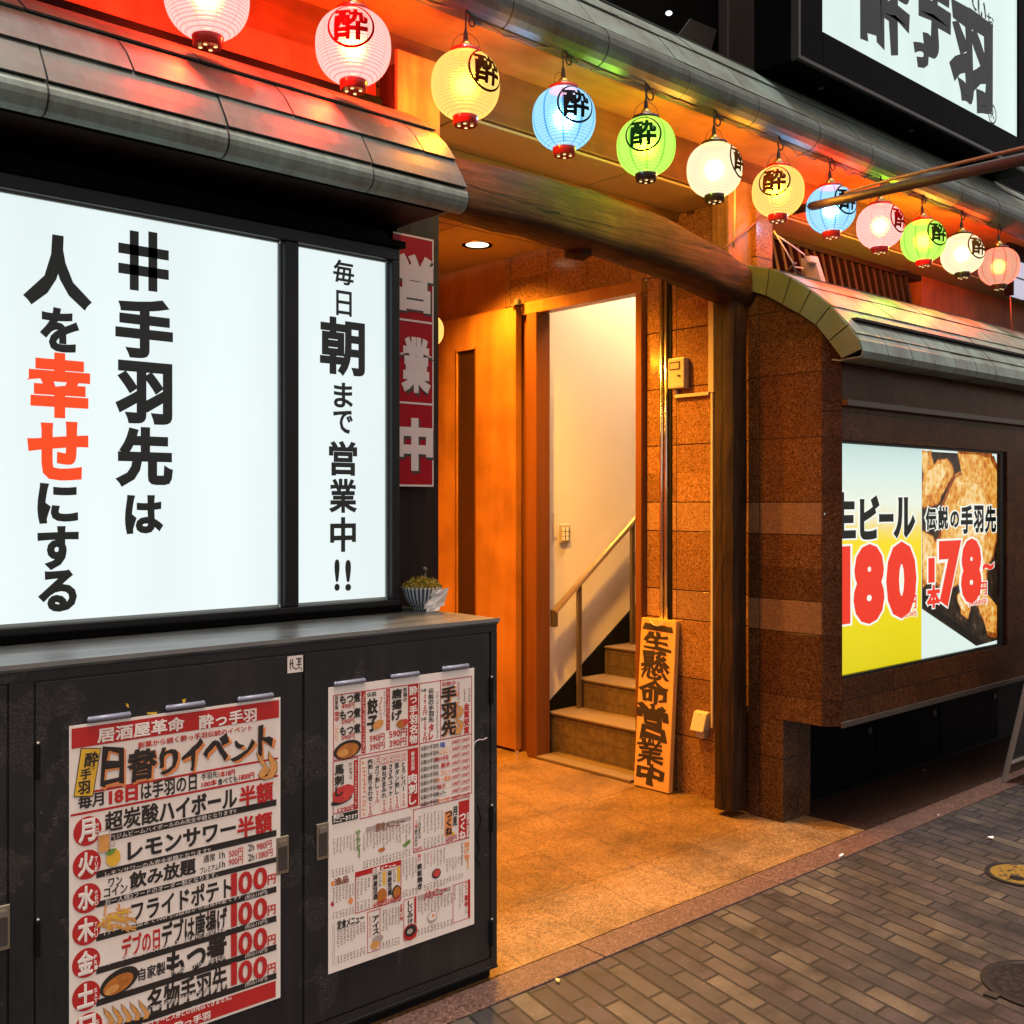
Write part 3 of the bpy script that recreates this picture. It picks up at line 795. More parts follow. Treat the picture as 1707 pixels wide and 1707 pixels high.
L = [("手", 192, 288, 497, 598), ("羽", 192, 287, 603, 707), ("先", 192, 288, 712, 812), ("は", 208, 272, 825, 890),
     ("人", 38, 153, 392, 513), ("を", 66, 132, 513, 587), ("に", 62, 130, 805, 873), ("す", 62, 131, 877, 950), ("る", 63, 128, 950, 1020)]
for ch, a, b, c, d in L: sh.text("k" if a > 150 else "k2", ch, a, b, c, d, .055)
# the sharp sign of the slogan
for a, b, c, d in ((216, 231, 385, 484), (247, 262, 387, 486), (197, 281, 411, 428), (197, 281, 444, 461)): sh.rect("k", a, b, c, d, lift=.0012)
for ch, a, b, c, d in (("幸", 43, 150, 588, 697), ("せ", 45, 147, 702, 801)): sh.text("r", ch, a, b, c, d, .06)
for ch, a, b, c, d, bo in (("毎", 555, 590, 434, 475, .025), ("日", 560, 586, 485, 527, .02), ("朝", 533, 608, 530, 627, .04), ("ま", 556, 588, 638, 680, .03), ("で", 555, 588, 684, 723, .03), ("営", 548, 595, 735, 793, .04), ("業", 548, 595, 798, 855, .035), ("中", 550, 593, 862, 920, .035), ("!", 557, 566, 932, 985, .03), ("!", 575, 585, 933, 985, .03)):
    sh.text("s", ch, a, b, c, d, bo)
sh.build(lb, {"k": ("slogan_lettering", M_ink), "k2": ("slogan_lettering", M_ink), "r": ("red_lettering", M_litred), "s": ("small_lettering", M_ink)})

# ------------------------------------------------------------------ cabinet under the light box
YC = 2.256; XC = 1.967
cb = thing("storage_cabinet", "scuffed black steel cabinet with poster covered doors under the light box", "cabinet", (1, YC, 0))
m = MB(); m.box(-3, XC, YC + .006, 2.79, .045, 1.005); m.build("body", M_cab, cb)
seams = [(-.55, .10), (.735, 1.335)]
f = MB(); f.box(-3, XC, YC, YC + .0055, .986, 1.005); f.box(1.945, XC, YC, YC + .0055, .045, .9855); f.box(.668, .715, YC, YC + .0055, .045, .9855); f.box(-3, XC, YC + .001, YC + .0055, .045, .066)
f.build("face_frame", M_cab, cb)
for a, b in ((-.03, .664), (.719, 1.338), (1.346, 1.940)):
    MB().box(a, b, YC + .0005, YC + .0052, .07, .981).build("cabinet_door", M_cab, cb, bevel=.0015)
MB().box(-3, XC + .004, YC - .004, 2.79, 1.0055, 1.0225).build("counter_top", M_top, cb, bevel=.003)
MB().box(-3, XC + .006, YC - .007, YC - .0045, 1.013, 1.0232).build("bare_edge", M_edge, cb)
MB().box(-3, XC - .01, YC + .02, 2.79, .006, .044).build("plinth", M_dark, cb)
MB().box(-3, XC + .002, YC - .003, YC + .012, .036, .0448).build("bottom_rail", M_frame, cb, bevel=.002)
def flush_handle(x, z):
    h = MB().box(x - .017, x + .017, YC - .004, YC, z - .045, z + .045).build("flush_handle", M_handle, cb, bevel=.002)
    MB().box(x - .012, x + .012, YC - .0052, YC - .0042, z - .036, z + .02).build("grip", M_dkplastic, h)
    MB().box(x - .011, x + .011, YC - .0075, YC - .0053, z + .024, z + .034).build("push_button", M_chrome, h)
for px, py in ((470, 1425), (537, 1402), (1, 1547)):
    c = PY(px, py, YC); flush_handle(c[0], c[1])
for px in (818, 62):
    for zh in (.82, .46, .14):
        hx = PY(px, 1300, YC)[0]
        MB().tube([(hx, YC - .004, zh - .035), (hx, YC - .004, zh + .035)], .0055, 8).build("hinge", M_dark, cb)
        MB().lathe([(.003, 0), (.004, .003), (.002, .006)], 8, (hx, YC - .004, zh + .036)).build("hinge_pin", M_chrome, cb)
# graffiti scribble on the right door
gp = [PY(x, y, YC - .001) for x, y in ((796, 1340), (802, 1365), (795, 1395), (799, 1415), (794, 1430), (801, 1442), (796, 1448))]
MB().tube([(a, YC - .0005, b) for a, b in gp], .0014, 5).build("pen_scribble", M_dark, cb)
gp = [PY(x, y, YC - .001) for x, y in ((790, 1242), (793, 1236), (799, 1233), (806, 1233), (812, 1230))]
MB().tube([(a, YC - .0005, b) for a, b in gp], .0016, 5).build("paint_scratch", M_pgrey, cb)

# sticker
s1 = thing("tag_sticker", "small cream sticker with black scrawl at the cabinet door's top corner", "sticker", (1.29, YC, .94))
sk = Sheet(YC - .0012)
sk.rect("p", 479, 505, 1093, 1121, lift=.0003)
gp = [[(482, 1107), (489, 1105)], [(484, 1099), (484, 1116)], [(487, 1098), (488, 1112)], [(488, 1112), (494, 1116)], [(493, 1098), (503, 1097)], [(496, 1100), (502, 1100)], [(496, 1104), (502, 1103)], [(498, 1097), (498, 1115)], [(494, 1108), (503, 1107)], [(495, 1113), (494, 1116)], [(501, 1112), (503, 1117)]]
for a, b in gp:
    A, B = sk.at(*a), sk.at(*b); d = Vector((B[0]-A[0], B[1]-A[1])); n = Vector((-d.y, d.x)).normalized() * .0012
    sk.mb("k").quad((A[0]-n.x, sk.Y - .0008, A[1]-n.y), (B[0]-n.x, sk.Y - .0008, B[1]-n.y), (B[0]+n.x, sk.Y - .0008, B[1]+n.y), (A[0]+n.x, sk.Y - .0008, A[1]+n.y))
sk.build(s1, {"p": ("sticker_paper", M_paper), "k": ("scrawl", M_pblack)})

# ------------------------------------------------------------------ weekly event poster
YP = YC - .001
p1 = thing("event_poster", "white and red weekly event poster listing days of the week on the cabinet's middle door", "poster", (1.03, YP, .17))
xl, xr = PY(115, 1400, YP)[0], PY(467, 1400, YP)[0]; ztp, zbp = PY(467, 1162, YP)[1], PY(463, 1664, YP)[1]
MB().box(xl, xr, YP - .0012, YP, zbp, ztp).build("sheet", M_paper, p1)
A = Sheet(YP - .0012, 110, 1150, 4.614); B = Sheet(YP - .0012, 110, 1400, 4.614); B.layers = A.layers
A.rect("red", 42, 1638, 300, 455, 42)
A.text("white", "居酒屋革命", 238, 912, 247, 362, .035); A.text("white", "酔っ手羽", 1020, 1465, 165, 272, .035)
A.text("redt", "創業から続く酔っ手羽伝統のイベント", 550, 1430, 334, 382, .025)
for ch, a, b, c, d in (("日", 255, 435, 435, 742), ("替", 462, 690, 452, 698), ("り", 708, 848, 442, 652), ("イ", 872, 1040, 388, 618), ("ベ", 1045, 1250, 350, 560), ("ン", 1258, 1440, 375, 545), ("ト", 1468, 1592, 268, 512)):
    A.text("orange", ch, a + 16, b + 18, c + 14, d + 16, .05, lift=.0014, slant=.004, wob=.1); A.text("black", ch, a, b, c, d, .045, lift=.002, slant=.004, wob=.1)
for xs_, xe_, xr_, yt, yb in ((215, 1630, 1625, 518, 534), (35, 1630, 1625, 652, 668)): A.rect("red", xs_, xe_, yt, yb, xr_)
A.poly("black", [(112, 446), (268, 446), (207, 820), (56, 826)], .0016); A.poly("yellow", [(118, 453), (262, 452), (201, 812), (62, 818)], .0020)
A.text("black", "酔", 132, 240, 478, 588, .035, .0026, slant=.004); A.text("black", "手", 108, 192, 602, 686, .035, .0026); A.text("black", "羽", 88, 182, 700, 798, .035, .0026); A.text("black", "っ", 190, 218, 580, 612, .02, .0026)
A.text("black", "毎月", 93, 290, 792, 905, .035); A.text("redt", "18日", 328, 552, 748, 868, .06); A.text("black", "は手羽の日", 575, 1005, 675, 808, .03)
A.text("black", "手羽先", 1040, 1165, 632, 684, .02); A.text("redt", "1本18円", 1172, 1298, 615, 665, .04); A.text("redt", "100本", 1040, 1160, 695, 742, .04); A.text("black", "食べても", 1165, 1318, 668, 722, .025); A.text("redt", "1800円", 1328, 1448, 640, 688, .04)
def wing(sheet, pts, key="gold", lift=.0024):
    sheet.poly("blackthin", [(x + (4 if x > sum(p[0] for p in pts)/len(pts) else -4), y + (4 if y > sum(p[1] for p in pts)/len(pts) else -4)) for x, y in pts], lift - .0004); sheet.poly(key, pts, lift)
wing(A, [(1462, 480), (1490, 510), (1535, 570), (1560, 610), (1545, 660), (1490, 680), (1478, 650), (1500, 615), (1515, 590), (1480, 540)]); wing(A, [(1560, 470), (1585, 520), (1618, 560), (1620, 620), (1590, 670), (1530, 690), (1500, 680), (1560, 630), (1570, 580), (1555, 530)])
days = [("月", "MON", A, 165, 1085), ("火", "TUE", B, 160, 190), ("水", "WED", B, 160, 448), ("木", "THU", B, 157, 695), ("金", "FRI", B, 155, 945), ("土", "SAT", B, 155, 1200), ("日", "SUN", B, 170, 1442)]
for ch, en, q, x, y in days:
    q.ell("red", x, y, 108, 113); q.text("white", ch, x - 72, x + 58, y - 95, y + 90, .05, .0016)
    q.text("white", en[0], x + 58, x + 82, y - 62, y - 30, .02, .0018); q.text("white", en[1], x + 60, x + 84, y - 22, y + 10, .02, .0018); q.text("white", en[2], x + 60, x + 86, y + 18, y + 50, .02, .0018)
A.text("black", "超炭酸", 295, 715, 900, 1060, .03); A.text("black", "ハイボール", 715, 1315, 800, 960, .045)
A.text("redt", "半額", 1330, 1592, 720, 880, .045, .0022)
def strip(q, xr_, yt, yb, xs_=232): q.rect("black", xs_, 1618, yt, yb, 1618)
strip(A, 1618, 840, 888, 345); A.text("wsmall", "ジムビームハイボールのみ完全半額となります!!", 385, 1305, 1008, 1046, 0, .0016)
B.text("black", "レモンサワー", 470, 1305, -75, 70, .045); B.text("redt", "半額", 1315, 1585, -200, -35, .045, .0022)
strip(B, 1618, -78, -30); B.text("wsmall", "レモンサワーのみ完全半額となります!!", 300, 1108, 150, 190, 0, .0016)
B.text("black", "ワン", 325, 432, 285, 355, .03); B.text("black", "コイン", 290, 472, 348, 425, .03); B.text("black", "飲み放題", 478, 1000, 192, 345, .04)
for t, a, b, c, d, key in (("通常", 1055, 1145, 110, 168, "black"), ("1h", 1178, 1220, 88, 142, "black"), ("500円", 1250, 1360, 68, 128, "redt"), ("2h", 1400, 1446, 30, 84, "black"), ("980円", 1465, 1580, 12, 70, "redt"), ("プレミアム", 1030, 1172, 195, 246, "black"), ("1h", 1178, 1222, 163, 212, "black"), ("900円", 1250, 1360, 132, 190, "redt"), ("2h", 1400, 1446, 105, 160, "black"), ("1380円", 1460, 1588, 80, 138, "redt")):
    B.text(key, t, a, b, c, d, .015)
strip(B, 1618, 130, 170); B.text("wsmall", "お一人様2フードのオーダー制となります。", 300, 1165, 350, 392, 0, .0016)
B.text("black", "フライドポテト", 500, 1275, 375, 540, .035)
B.text("redt", "デブの日", 428, 722, 705, 880, .035); B.text("black", "デブは唐揚げ", 735, 1238, 570, 775, .035)
B.text("black", "自家製", 555, 765, 958, 1062, .03); B.text("black", "もつ煮", 770, 1238, 790, 1020, .05)
B.text("black", "名物手羽先", 620, 1238, 1055, 1275, .035)
for y, sy in ((225, 355), (460, 580), (690, 800), (910, 1020)):
    B.text("redt", "1", 1266, 1312, y + 30, y + 205, .0, .0022); B.text("redt", "0", 1322, 1430, y + 15, y + 190, .035, .0022); B.text("redt", "0", 1436, 1545, y - 15, y + 155, .035, .0022); B.text("redt", "円", 1548, 1610, y + 38, y + 115, .03, .0022)
    strip(B, 1618, sy, sy + 46); B.text("wsmall", "1テーブル1皿まで100円!!2皿目から通常料金です♪", 292, 1340, sy + 197, sy + 240, 0, .0016); B.text("wsmall", "(税込110円)", 1375, 1545, sy + 47, sy + 88, 0, .0016)
u = B.box(20, 1612, 1082, 1225, 1612); B.mb("red").quad(*[(a, B.Y - .0007, b) for a, b in ((u[0] + .004, zbp + .006), (u[1], zbp + .006), (u[1], u[3]), (u[0] + .004, u[3]))])
B.text("white", "クーポン・サービス券との併用はできません。", 480, 1270, 1310, 1362, .02, .0016); B.text("white", "酔っ手羽", 830, 1108, 1358, 1420, .03, .0016)
# drawings: beer mug, lemon, fries, stew bowl, wings
A.rect("gold", 243, 335, 1085, 1245, lift=.0022); A.rect("white", 243, 335, 1080, 1112, lift=.0026); A.frame("pgrey", 243, 335, 1082, 1248, 290, .0018, .0028); A.frame("pgrey", 335, 372, 1120, 1205, 350, .002, .0026)
B.ell("yellow", 362, 135, 55, 68, .0024); B.poly("green", [(300, 110), (330, 70), (385, 60), (370, 95), (330, 120)], .0028)
random.seed(3)
for i in range(34):
    x, y = random.uniform(285, 500), 610 + random.uniform(-70, 75); a = random.uniform(-.5, .7); l = random.uniform(38, 62)
    if random.random() < .3: a += 1.2
    dx, dy = math.cos(a) * l, math.sin(a) * l; nx, ny = -math.sin(a) * 7, math.cos(a) * 7
    pts = [(x-dx+nx, y-dy+ny), (x-dx-nx, y-dy-ny), (x+dx-nx, y+dy-ny), (x+dx+nx, y+dy+ny)]
    lf = .0016 + i * .00005
    B.poly("gold" if i % 3 else "yellow", pts, lf)
B.ell("dark2", 408, 1088, 150, 95, .0022, rot=.28); B.ell("stew", 400, 1105, 118, 66, .0026, rot=.28); B.ell("gold", 350, 1150, 55, 30, .0028, rot=.3); B.ell("stew", 445, 1060, 40, 25, .0030)
for i in range(5):
    x = 285 + i * 68; wing(B, [(x, 1290 - i*16), (x + 45, 1330 - i*12), (x + 85, 1385 - i*14), (x + 70, 1425 - i*14), (x + 30, 1420 - i*10), (x + 45, 1385 - i*12), (x + 12, 1340 - i*14)], lift=.0026)
A.build(p1, {"red": ("red_print", M_pred), "redt": ("red_lettering", M_pred), "white": ("white_lettering", M_pwhite), "wsmall": ("small_white_lettering", M_pwhite), "black": ("black_lettering", M_pblack), "orange": ("orange_shadow", M_porange), "yellow": ("yellow_print", M_pyellow), "gold": ("golden_drawing", M_pskin), "blackthin": ("drawing_outline", M_pblack), "green": ("leaf_drawing", M_pgreen), "dark2": ("bowl_drawing", M_pblack), "stew": ("stew_drawing", M_pstew), "pgrey": ("mug_drawing", M_pgrey)})

# ------------------------------------------------------------------ menu poster
p2 = thing("menu_poster", "dense white menu poster with many small columns on the cabinet's right door", "poster", (1.65, YP, .18))
xl, xr = PY(547, 1400, YP)[0], PY(790, 1400, YP)[0]; zt2, zb2 = PY(790, 1113, YP)[1], PY(787, 1541, YP)[1]
MB().box(xl, xr, YP - .0012, YP, zb2, zt2).build("sheet", M_paper, p2)
A = Sheet(YP - .0012, 540, 1110, 6.565); B = Sheet(YP - .0012, 540, 1350, 6.096); B.layers = A.layers
T = .0022
A.frame("red", 100, 1030, 320, 1040, 100, T); A.frame("red", 95, 372, 1045, 1625, 95, T); A.frame("red", 390, 1030, 1012, 1680, 390, T); A.frame("red", 1040, 1618, 190, 1530, 1040, T)
A.rect("red", 1040, 1618, 848, 858, 1040); A.rect("red", 1272, 1279, 152, 800)
A.rect("red", 920, 1030, 196, 868); A.rect("red", 915, 1027, 905, 1540)
A.vtext("white", "酔っ手羽名物", 932, 1020, 215, 855, .04); A.vtext("white", "鮮度抜群", 952, 990, 935, 1145, .02); A.vtext("white", "肉刺し", 920, 1016, 1175, 1520, .04)
A.vtext("orange", "手羽先", 1290, 1462, 220, 775, .05, .0014); A.vtext("black", "手羽先", 1275, 1445, 215, 770, .05, .002)
A.text("redt", "伝説の", 1288, 1440, 168, 215, .025); A.vtext("black", "伝説の手羽先", 1140, 1200, 240, 618, .03); A.vtext("redt", "タレ", 1140, 1200, 630, 815, .05)
A.vtext("redt", "390円", 1082, 1126, 300, 540, .02); A.vtext("redt", "290円", 1082, 1126, 600, 830, .02); A.vtext("redt", "金賞受賞", 1525, 1592, 400, 745, .04)
A.text("black", "5本", 1062, 1122, 245, 288, .02); A.text("black", "3本", 1062, 1122, 558, 600, .02)
A.vtext("black", "唐揚げ", 738, 852, 245, 600, .045); A.vtext("black", "若鶏の", 864, 908, 235, 395, .02); A.text("redt", "590円", 712, 908, 692, 780, .02); A.text("redt", "390円", 715, 900, 795, 880, .02)
A.vtext("black", "餃子", 470, 590, 345, 725, .05); A.text("black", "伝説", 470, 572, 284, 336, .02); A.text("redt", "590円", 500, 662, 745, 825, .02); A.text("redt", "390円", 500, 662, 838, 918, .02)
for y, t in ((300, "490円"), (468, "590円"), (642, "590円")):
    A.text("black", "もつ煮", 172, 400, y, y + 110, .045); A.text("redt", t, 190, 332, y + 105, y + 165, .02)
A.vtext("black", "自家製", 118, 156, 325, 480, .02); A.vtext("redt", "激辛", 110, 170, 495, 610, .02); A.vtext("otext", "にんにく", 118, 160, 650, 830, .02)
for a, b, c, d in ((408, 455, 285, 958), (680, 722, 250, 702)):
    A.rect("red", a, b, c, d)
def micro(q, key, xl, xr, yt, yb, rnd, w=.62, lift=.0016):
    """one column of tiny print: a stack of little strokes"""
    y = yt; u0, u1, v0, v1 = q.box(xl, xr, yt, yb); n = max(2, int((yb - yt) / (xr - xl) / .95)); h = (v1 - v0) / n; f = q.fn(lift); m = q.mb(key)
    for i in range(n):
        b = v1 - (i + 1) * h
        for _ in range(3):
            if rnd.random() < .5: a0 = u0 + rnd.uniform(0, .2)*(u1-u0); a1 = u1 - rnd.uniform(0, .3)*(u1-u0); c0 = b + rnd.uniform(.05, .75)*h; c1 = c0 + .13*h
            else: a0 = u0 + rnd.uniform(.05, .8)*(u1-u0); a1 = a0 + .15*(u1-u0); c0 = b + rnd.uniform(0, .2)*h; c1 = b + rnd.uniform(.6, .92)*h
            m.quad(f(a0, c0), f(a1, c0), f(a1, c1), f(a0, c1))
R = random.Random(5)
for a, b, c, d in ((416, 447, 300, 945), (688, 714, 262, 690)): micro(A, "wmicro", a, b, c, d, R)
micro(A, "micro", 1225, 1250, 280, 790, R); micro(A, "micro", 650, 672, 270, 545, R); micro(A, "redm", 600, 635, 335, 570, R); micro(A, "micro", 1575, 1602, 235, 390, R); micro(A, "micro", 1525, 1550, 245, 390, R); micro(A, "redm", 1455, 1490, 170, 410, R)
A.ell("dark2", 255, 915, 150, 100, .0018, rot=.12); A.ell("stew", 255, 925, 120, 78, .0022, rot=.12); A.ell("gold", 205, 950, 60, 42, .0025)
A.ell("stew", 850, 630, 60, 48, .0022); A.ell("meat", 885, 610, 30, 32, .0024); A.ell("gold", 590, 640, 62, 48, .0022, rot=.4); A.ell("otext", 575, 650, 32, 20, .0025)
wing(A, [(1440, 420), (1500, 450), (1520, 490), (1500, 540), (1450, 580), (1460, 530), (1480, 490)]); wing(A, [(1430, 570), (1510, 610), (1520, 650), (1490, 740), (1430, 750), (1440, 690), (1480, 660)])
A.vtext("black", "馬刺し", 108, 212, 1075, 1425, .045, .0028); A.rect("red", 325, 366, 1030, 1560); micro(A, "wmicro", 332, 360, 1045, 1545, R); micro(A, "micro", 268, 310, 1050, 1240, R)
A.poly("meat", [(90, 1400), (150, 1330), (260, 1290), (330, 1310), (320, 1380), (270, 1460), (180, 1500), (100, 1490)], .0018); A.ell("dark2", 190, 1470, 115, 40, .0015, rot=.15); A.text("redt", "1290円", 148, 350, 1530, 1592, .02)
A.rect("black", 88, 370, 1605, 1705); A.text("white", "裏面も", 100, 215, 1622, 1662, .03); A.text("white", "メニューあります", 98, 360, 1640, 1695, .03)
cols = [("とろレバー", 845, 892, 1045, 1375), ("豚タン刺し", 772, 822, 1055, 1405), ("ささみユッケ", 702, 752, 1070, 1425), ("鶏ねぎまみれ", 630, 682, 1085, 1445), ("ガツ刺し", 556, 606, 1085, 1340), ("肉刺し盛り合わせ", 478, 530, 1015, 1480)]
for t, a, b, c, d in cols:
    A.vtext("black", t, a, b, c, d, .03); A.vtext("redt", "980円" if "盛" in t else "690円", a + 6, b - 4, d + 10, d + 165, .01)
    if "盛" not in t: A.frame("red", a - 4, b + 6, c - 90, c - 8, (a + b) / 2, .001); micro(A, "redm", a + 4, b - 2, c - 85, c - 12, R)
    A.rect("redm", a - 12, a - 10, 1040, 1590, lift=.0012)
micro(A, "otext", 410, 458, 1030, 1640, R)
words = {0: ("塩", "blue", 1262, 1325), 2: ("幸せの手羽", "redt", 1210, 1360), 3: ("激辛", "redt", 1275, 1380), 4: ("カレー", "otext", 1275, 1385), 5: ("バター醤油", "otext", 1200, 1385), 6: ("柚子", "redt", 1245, 1330), 7: ("ペッパー", "black", 1225, 1335), 8: ("チーズ", "otext", 1240, 1370), 1: ("にんにく", "otext", 1262, 1385)}
for k_ in range(9):
    y = 862 + k_ * 76; A.text("black", "伝説の手羽先", 1055, 1255, y, y + 52, .02)
    t, key, a, b = words[k_]; dy = -(((a + b) / 2) - 1155) * .175; A.text(key, t, a, b, y + dy - 6, y + dy + 50, .03)
    for a, b in ((1398, 1490), (1502, 1592)):
        dy = -(((a + b) / 2) - 1155) * .2; A.text("redt", "5490円" if a < 1450 else "3390円", a, b, y + dy, y + dy + 52, .01)
    A.rect("micro", 1050, 1592, y + 62, y + 64, 1155, .0012)
# lower half of the sheet
B.frame("red", 905, 1475, -5, 440, 908, T); B.rect("red", 1368, 1475, -95, 292, 1420); B.vtext("white", "つくね", 1372, 1440, 30, 300, .05); B.vtext("white", "自慢の自家製", 1446, 1474, 20, 280, .02)
B.rect("otext", 1225, 1300, 10, 265, lift=.0012); B.vtext("black", "つくね", 1230, 1300, 0, 255, .05, .0022); B.vtext("black", "月見", 1302, 1352, -40, 165, .045, .0022); B.text("redt", "650円", 1235, 1345, 262, 325, .02); B.ell("yellow", 1310, 240, 13, 18, .0026)
B.vtext("redt", "5種", 922, 950, 100, 190, .02); B.vtext("black", "盛り合わせ", 920, 950, 195, 370, .02); B.vtext("black", "つくねおまかせ", 955, 985, 55, 290, .02); B.text("redt", "750円", 915, 990, 378, 418, .02)
for i in range(6): x = 1008 + i * 36; micro(B, "micro", x, x + 20, 30 - i * 6, 265 - i * 12 - R.uniform(0, 40), R); micro(B, "micro", x, x + 22, 290 - i * 10, 400 - i * 9, R)
B.poly("pgrey", [(425, 180), (880, 62), (882, 105), (424, 228)], .0010); B.text("brown", "速攻メニュー", 520, 815, 100, 190, .035, .0018)
B.vtext("green", "サラダ", 318, 372, 200, 420, .04); B.rect("green", 350, 364, 400, 485)
for i in range(8): x = 90 + i * 34; micro(B, "brown" if i % 3 else "micro", x, x + 20, 290 - i * 8, 505 - i * 14 - R.uniform(0, 70), R)
for i in range(7): x = 80 + i * 33; micro(B, "micro", x, x + 22, 600 - i * 8, 680 - i * 8, R)
for i in range(15): x = 395 + i * 33; micro(B, "brown" if i % 4 else "micro", x, x + 21, 230 - i * 7, 440 - i * 8 - R.uniform(0, 110), R); micro(B, "micro", x, x + 22, 515 - i * 9, 595 - i * 9, R)
B.ell("stew", 585, 405, 35, 22); B.poly("leaf", [(795, 360), (870, 295), (880, 330), (820, 382)])
B.frame("red", 315, 785, 635, 1058, 315, T); B.rect("red", 315, 785, 640, 690, 315); B.text("white", "中華メニュー", 490, 725, 560, 625, .035, .0018); B.rect("redm", 492, 495, 650, 1000); B.rect("redm", 635, 638, 615, 965)
for a, b, c, d in ((498, 545, 650, 915), (645, 690, 610, 870)): B.vtext("black", "麻婆豆腐", a, b, c, d, .04)
for a, b, c, d in ((552, 585, 625, 790), (698, 730, 590, 740)): B.vtext("black", "シンジャ", a, b, c, d, .02)
B.rect("yellow", 595, 625, 620, 765); B.rect("yellow", 742, 772, 575, 730); B.ell("stew", 585, 870, 48, 75, .0018); B.ell("dark2", 735, 835, 45, 72, .0016); B.ell("stew", 738, 835, 36, 58, .0020); B.text("redt", "690円", 500, 630, 915, 985, .02, .0026); B.text("redt", "590円", 640, 770, 880, 945, .02, .0026)
for i in range(4): x = 330 + i * 38; micro(B, "micro", x, x + 26, 700 - i * 8, 905 - i * 40, R); micro(B, "micro", x, x + 26, 930 - i * 10, 1030 - i * 10, R)
B.vtext("black", "鉄板焼き", 945, 998, 540, 810, .05); B.vtext("redt", "旨い", 950, 985, 445, 525, .02)
for i in range(5): x = 795 + i * 32; micro(B, "micro", x, x + 20, 500 - i * 8, 720 - i * 8 - R.uniform(0, 90), R); micro(B, "micro", x, x + 22, 815 - i * 8, 890 - i * 8, R)
for i in range(7): x = 1010 + i * 33; micro(B, "micro" if i != 2 else "redm", x, x + 20, 435 - i * 9, 600 - i * 6 - R.uniform(0, 50), R); micro(B, "micro", x, x + 22, 750 - i * 9, 820 - i * 9, R)
B.ell("dark2", 1140, 645, 45, 50, .0016); B.ell("meat", 1142, 640, 34, 38, .0020)
B.vtext("otext", "揚げ物", 1425, 1475, 320, 510, .04); B.rect("yellow", 1455, 1468, 505, 600)
for i in range(6): x = 1240 + i * 30; micro(B, "micro", x, x + 18, 490 - i * 6, 640 - i * 14 - R.uniform(0, 50), R); micro(B, "micro", x, x + 20, 680 - i * 9, 740 - i * 9, R)
micro(B, "micro", 1388, 1412, 330, 560, R)
B.text("brown", "逸品", 105, 250, 675, 755, .05); B.ell("otext", 88, 748, 18, 28); B.ell("otext", 270, 925, 24, 32); B.poly("redt", [(65, 960), (85, 925), (103, 965), (85, 985)])
for i in range(7): x = 85 + i * 33; micro(B, "micro", x, x + 22, 785 - i * 8, 985 - i * 18 - R.uniform(0, 40), R); micro(B, "micro", x, x + 22, 1035 - i * 9, 1110 - i * 9, R)
B.text("black", "定食メニュー", 130, 405, 1085, 1180, .045)
for i in range(9): x = 130 + i * 33; micro(B, "micro", x, x + 24, 1200 - i * 9, 1420 - i * 20 - R.uniform(0, 40), R); micro(B, "micro", x, x + 24, 1480 - i * 12, 1565 - i * 12, R)
micro(B, "micro", 82, 92, 1160, 1590, R); micro(B, "micro", 100, 110, 1150, 1570, R)
B.frame("red", 440, 572, 1040, 1460, 440, .0018); B.vtext("black", "アイス", 490, 560, 1070, 1270, .045); B.ell("pgrey", 545, 1310, 55, 38, .0016); B.ell("gold", 515, 1370, 45, 42, .0020); micro(B, "redm", 455, 480, 1070, 1290, R)
for i in range(6): x = 590 + i * 31; micro(B, "micro", x, x + 22, 1010 - i * 7, 1240 - i * 14 - R.uniform(0, 40), R); micro(B, "micro", x, x + 22, 1330 - i * 9, 1410 - i * 9, R)
B.frame("red", 808, 938, 915, 1335, 808, .0018); B.vtext("black", "しじみ汁", 845, 905, 915, 1160, .04); B.vtext("redt", "お吸い物", 772, 800, 950, 1125, .03); B.rect("red", 915, 935, 890, 1150, lift=.0010); B.ell("redd", 875, 1240, 72, 82, .0018); B.ell("dark2", 875, 1225, 58, 58, .0021); B.ell("pgrey", 868, 1232, 30, 26, .0024)
B.poly("pgrey", [(948, 875), (1285, 775), (1287, 818), (950, 922)], .0010); B.text("redt", "〆のメニュー", 1015, 1245, 790, 890, .035, .0018)
for i in range(11): x = 950 + i * 33; micro(B, "micro", x, x + 22, 925 - i * 9, 1100 - i * 9 - R.uniform(0, 70), R); micro(B, "micro", x, x + 22, 1205 - i * 10, 1275 - i * 10, R)
B.ell("pgrey", 1098, 1085, 50, 58, .0018); B.ell("pwarm", 1098, 1078, 42, 44, .0021); B.ell("otext", 1105, 1070, 15, 15, .0024)
B.frame("red", 1308, 1485, 765, 1155, 1308, .0018); B.rect("red", 1462, 1485, 705, 1090); B.vtext("redt", "激辛", 1425, 1462, 860, 990, .05); micro(B, "redm", 1430, 1458, 720, 850, R); micro(B, "micro", 1318, 1338, 770, 920, R); micro(B, "micro", 1370, 1388, 760, 1000, R); micro(B, "micro", 1395, 1412, 740, 940, R)
B.text("micro", "ミニ", 1430, 1460, 1010, 1050, .02)
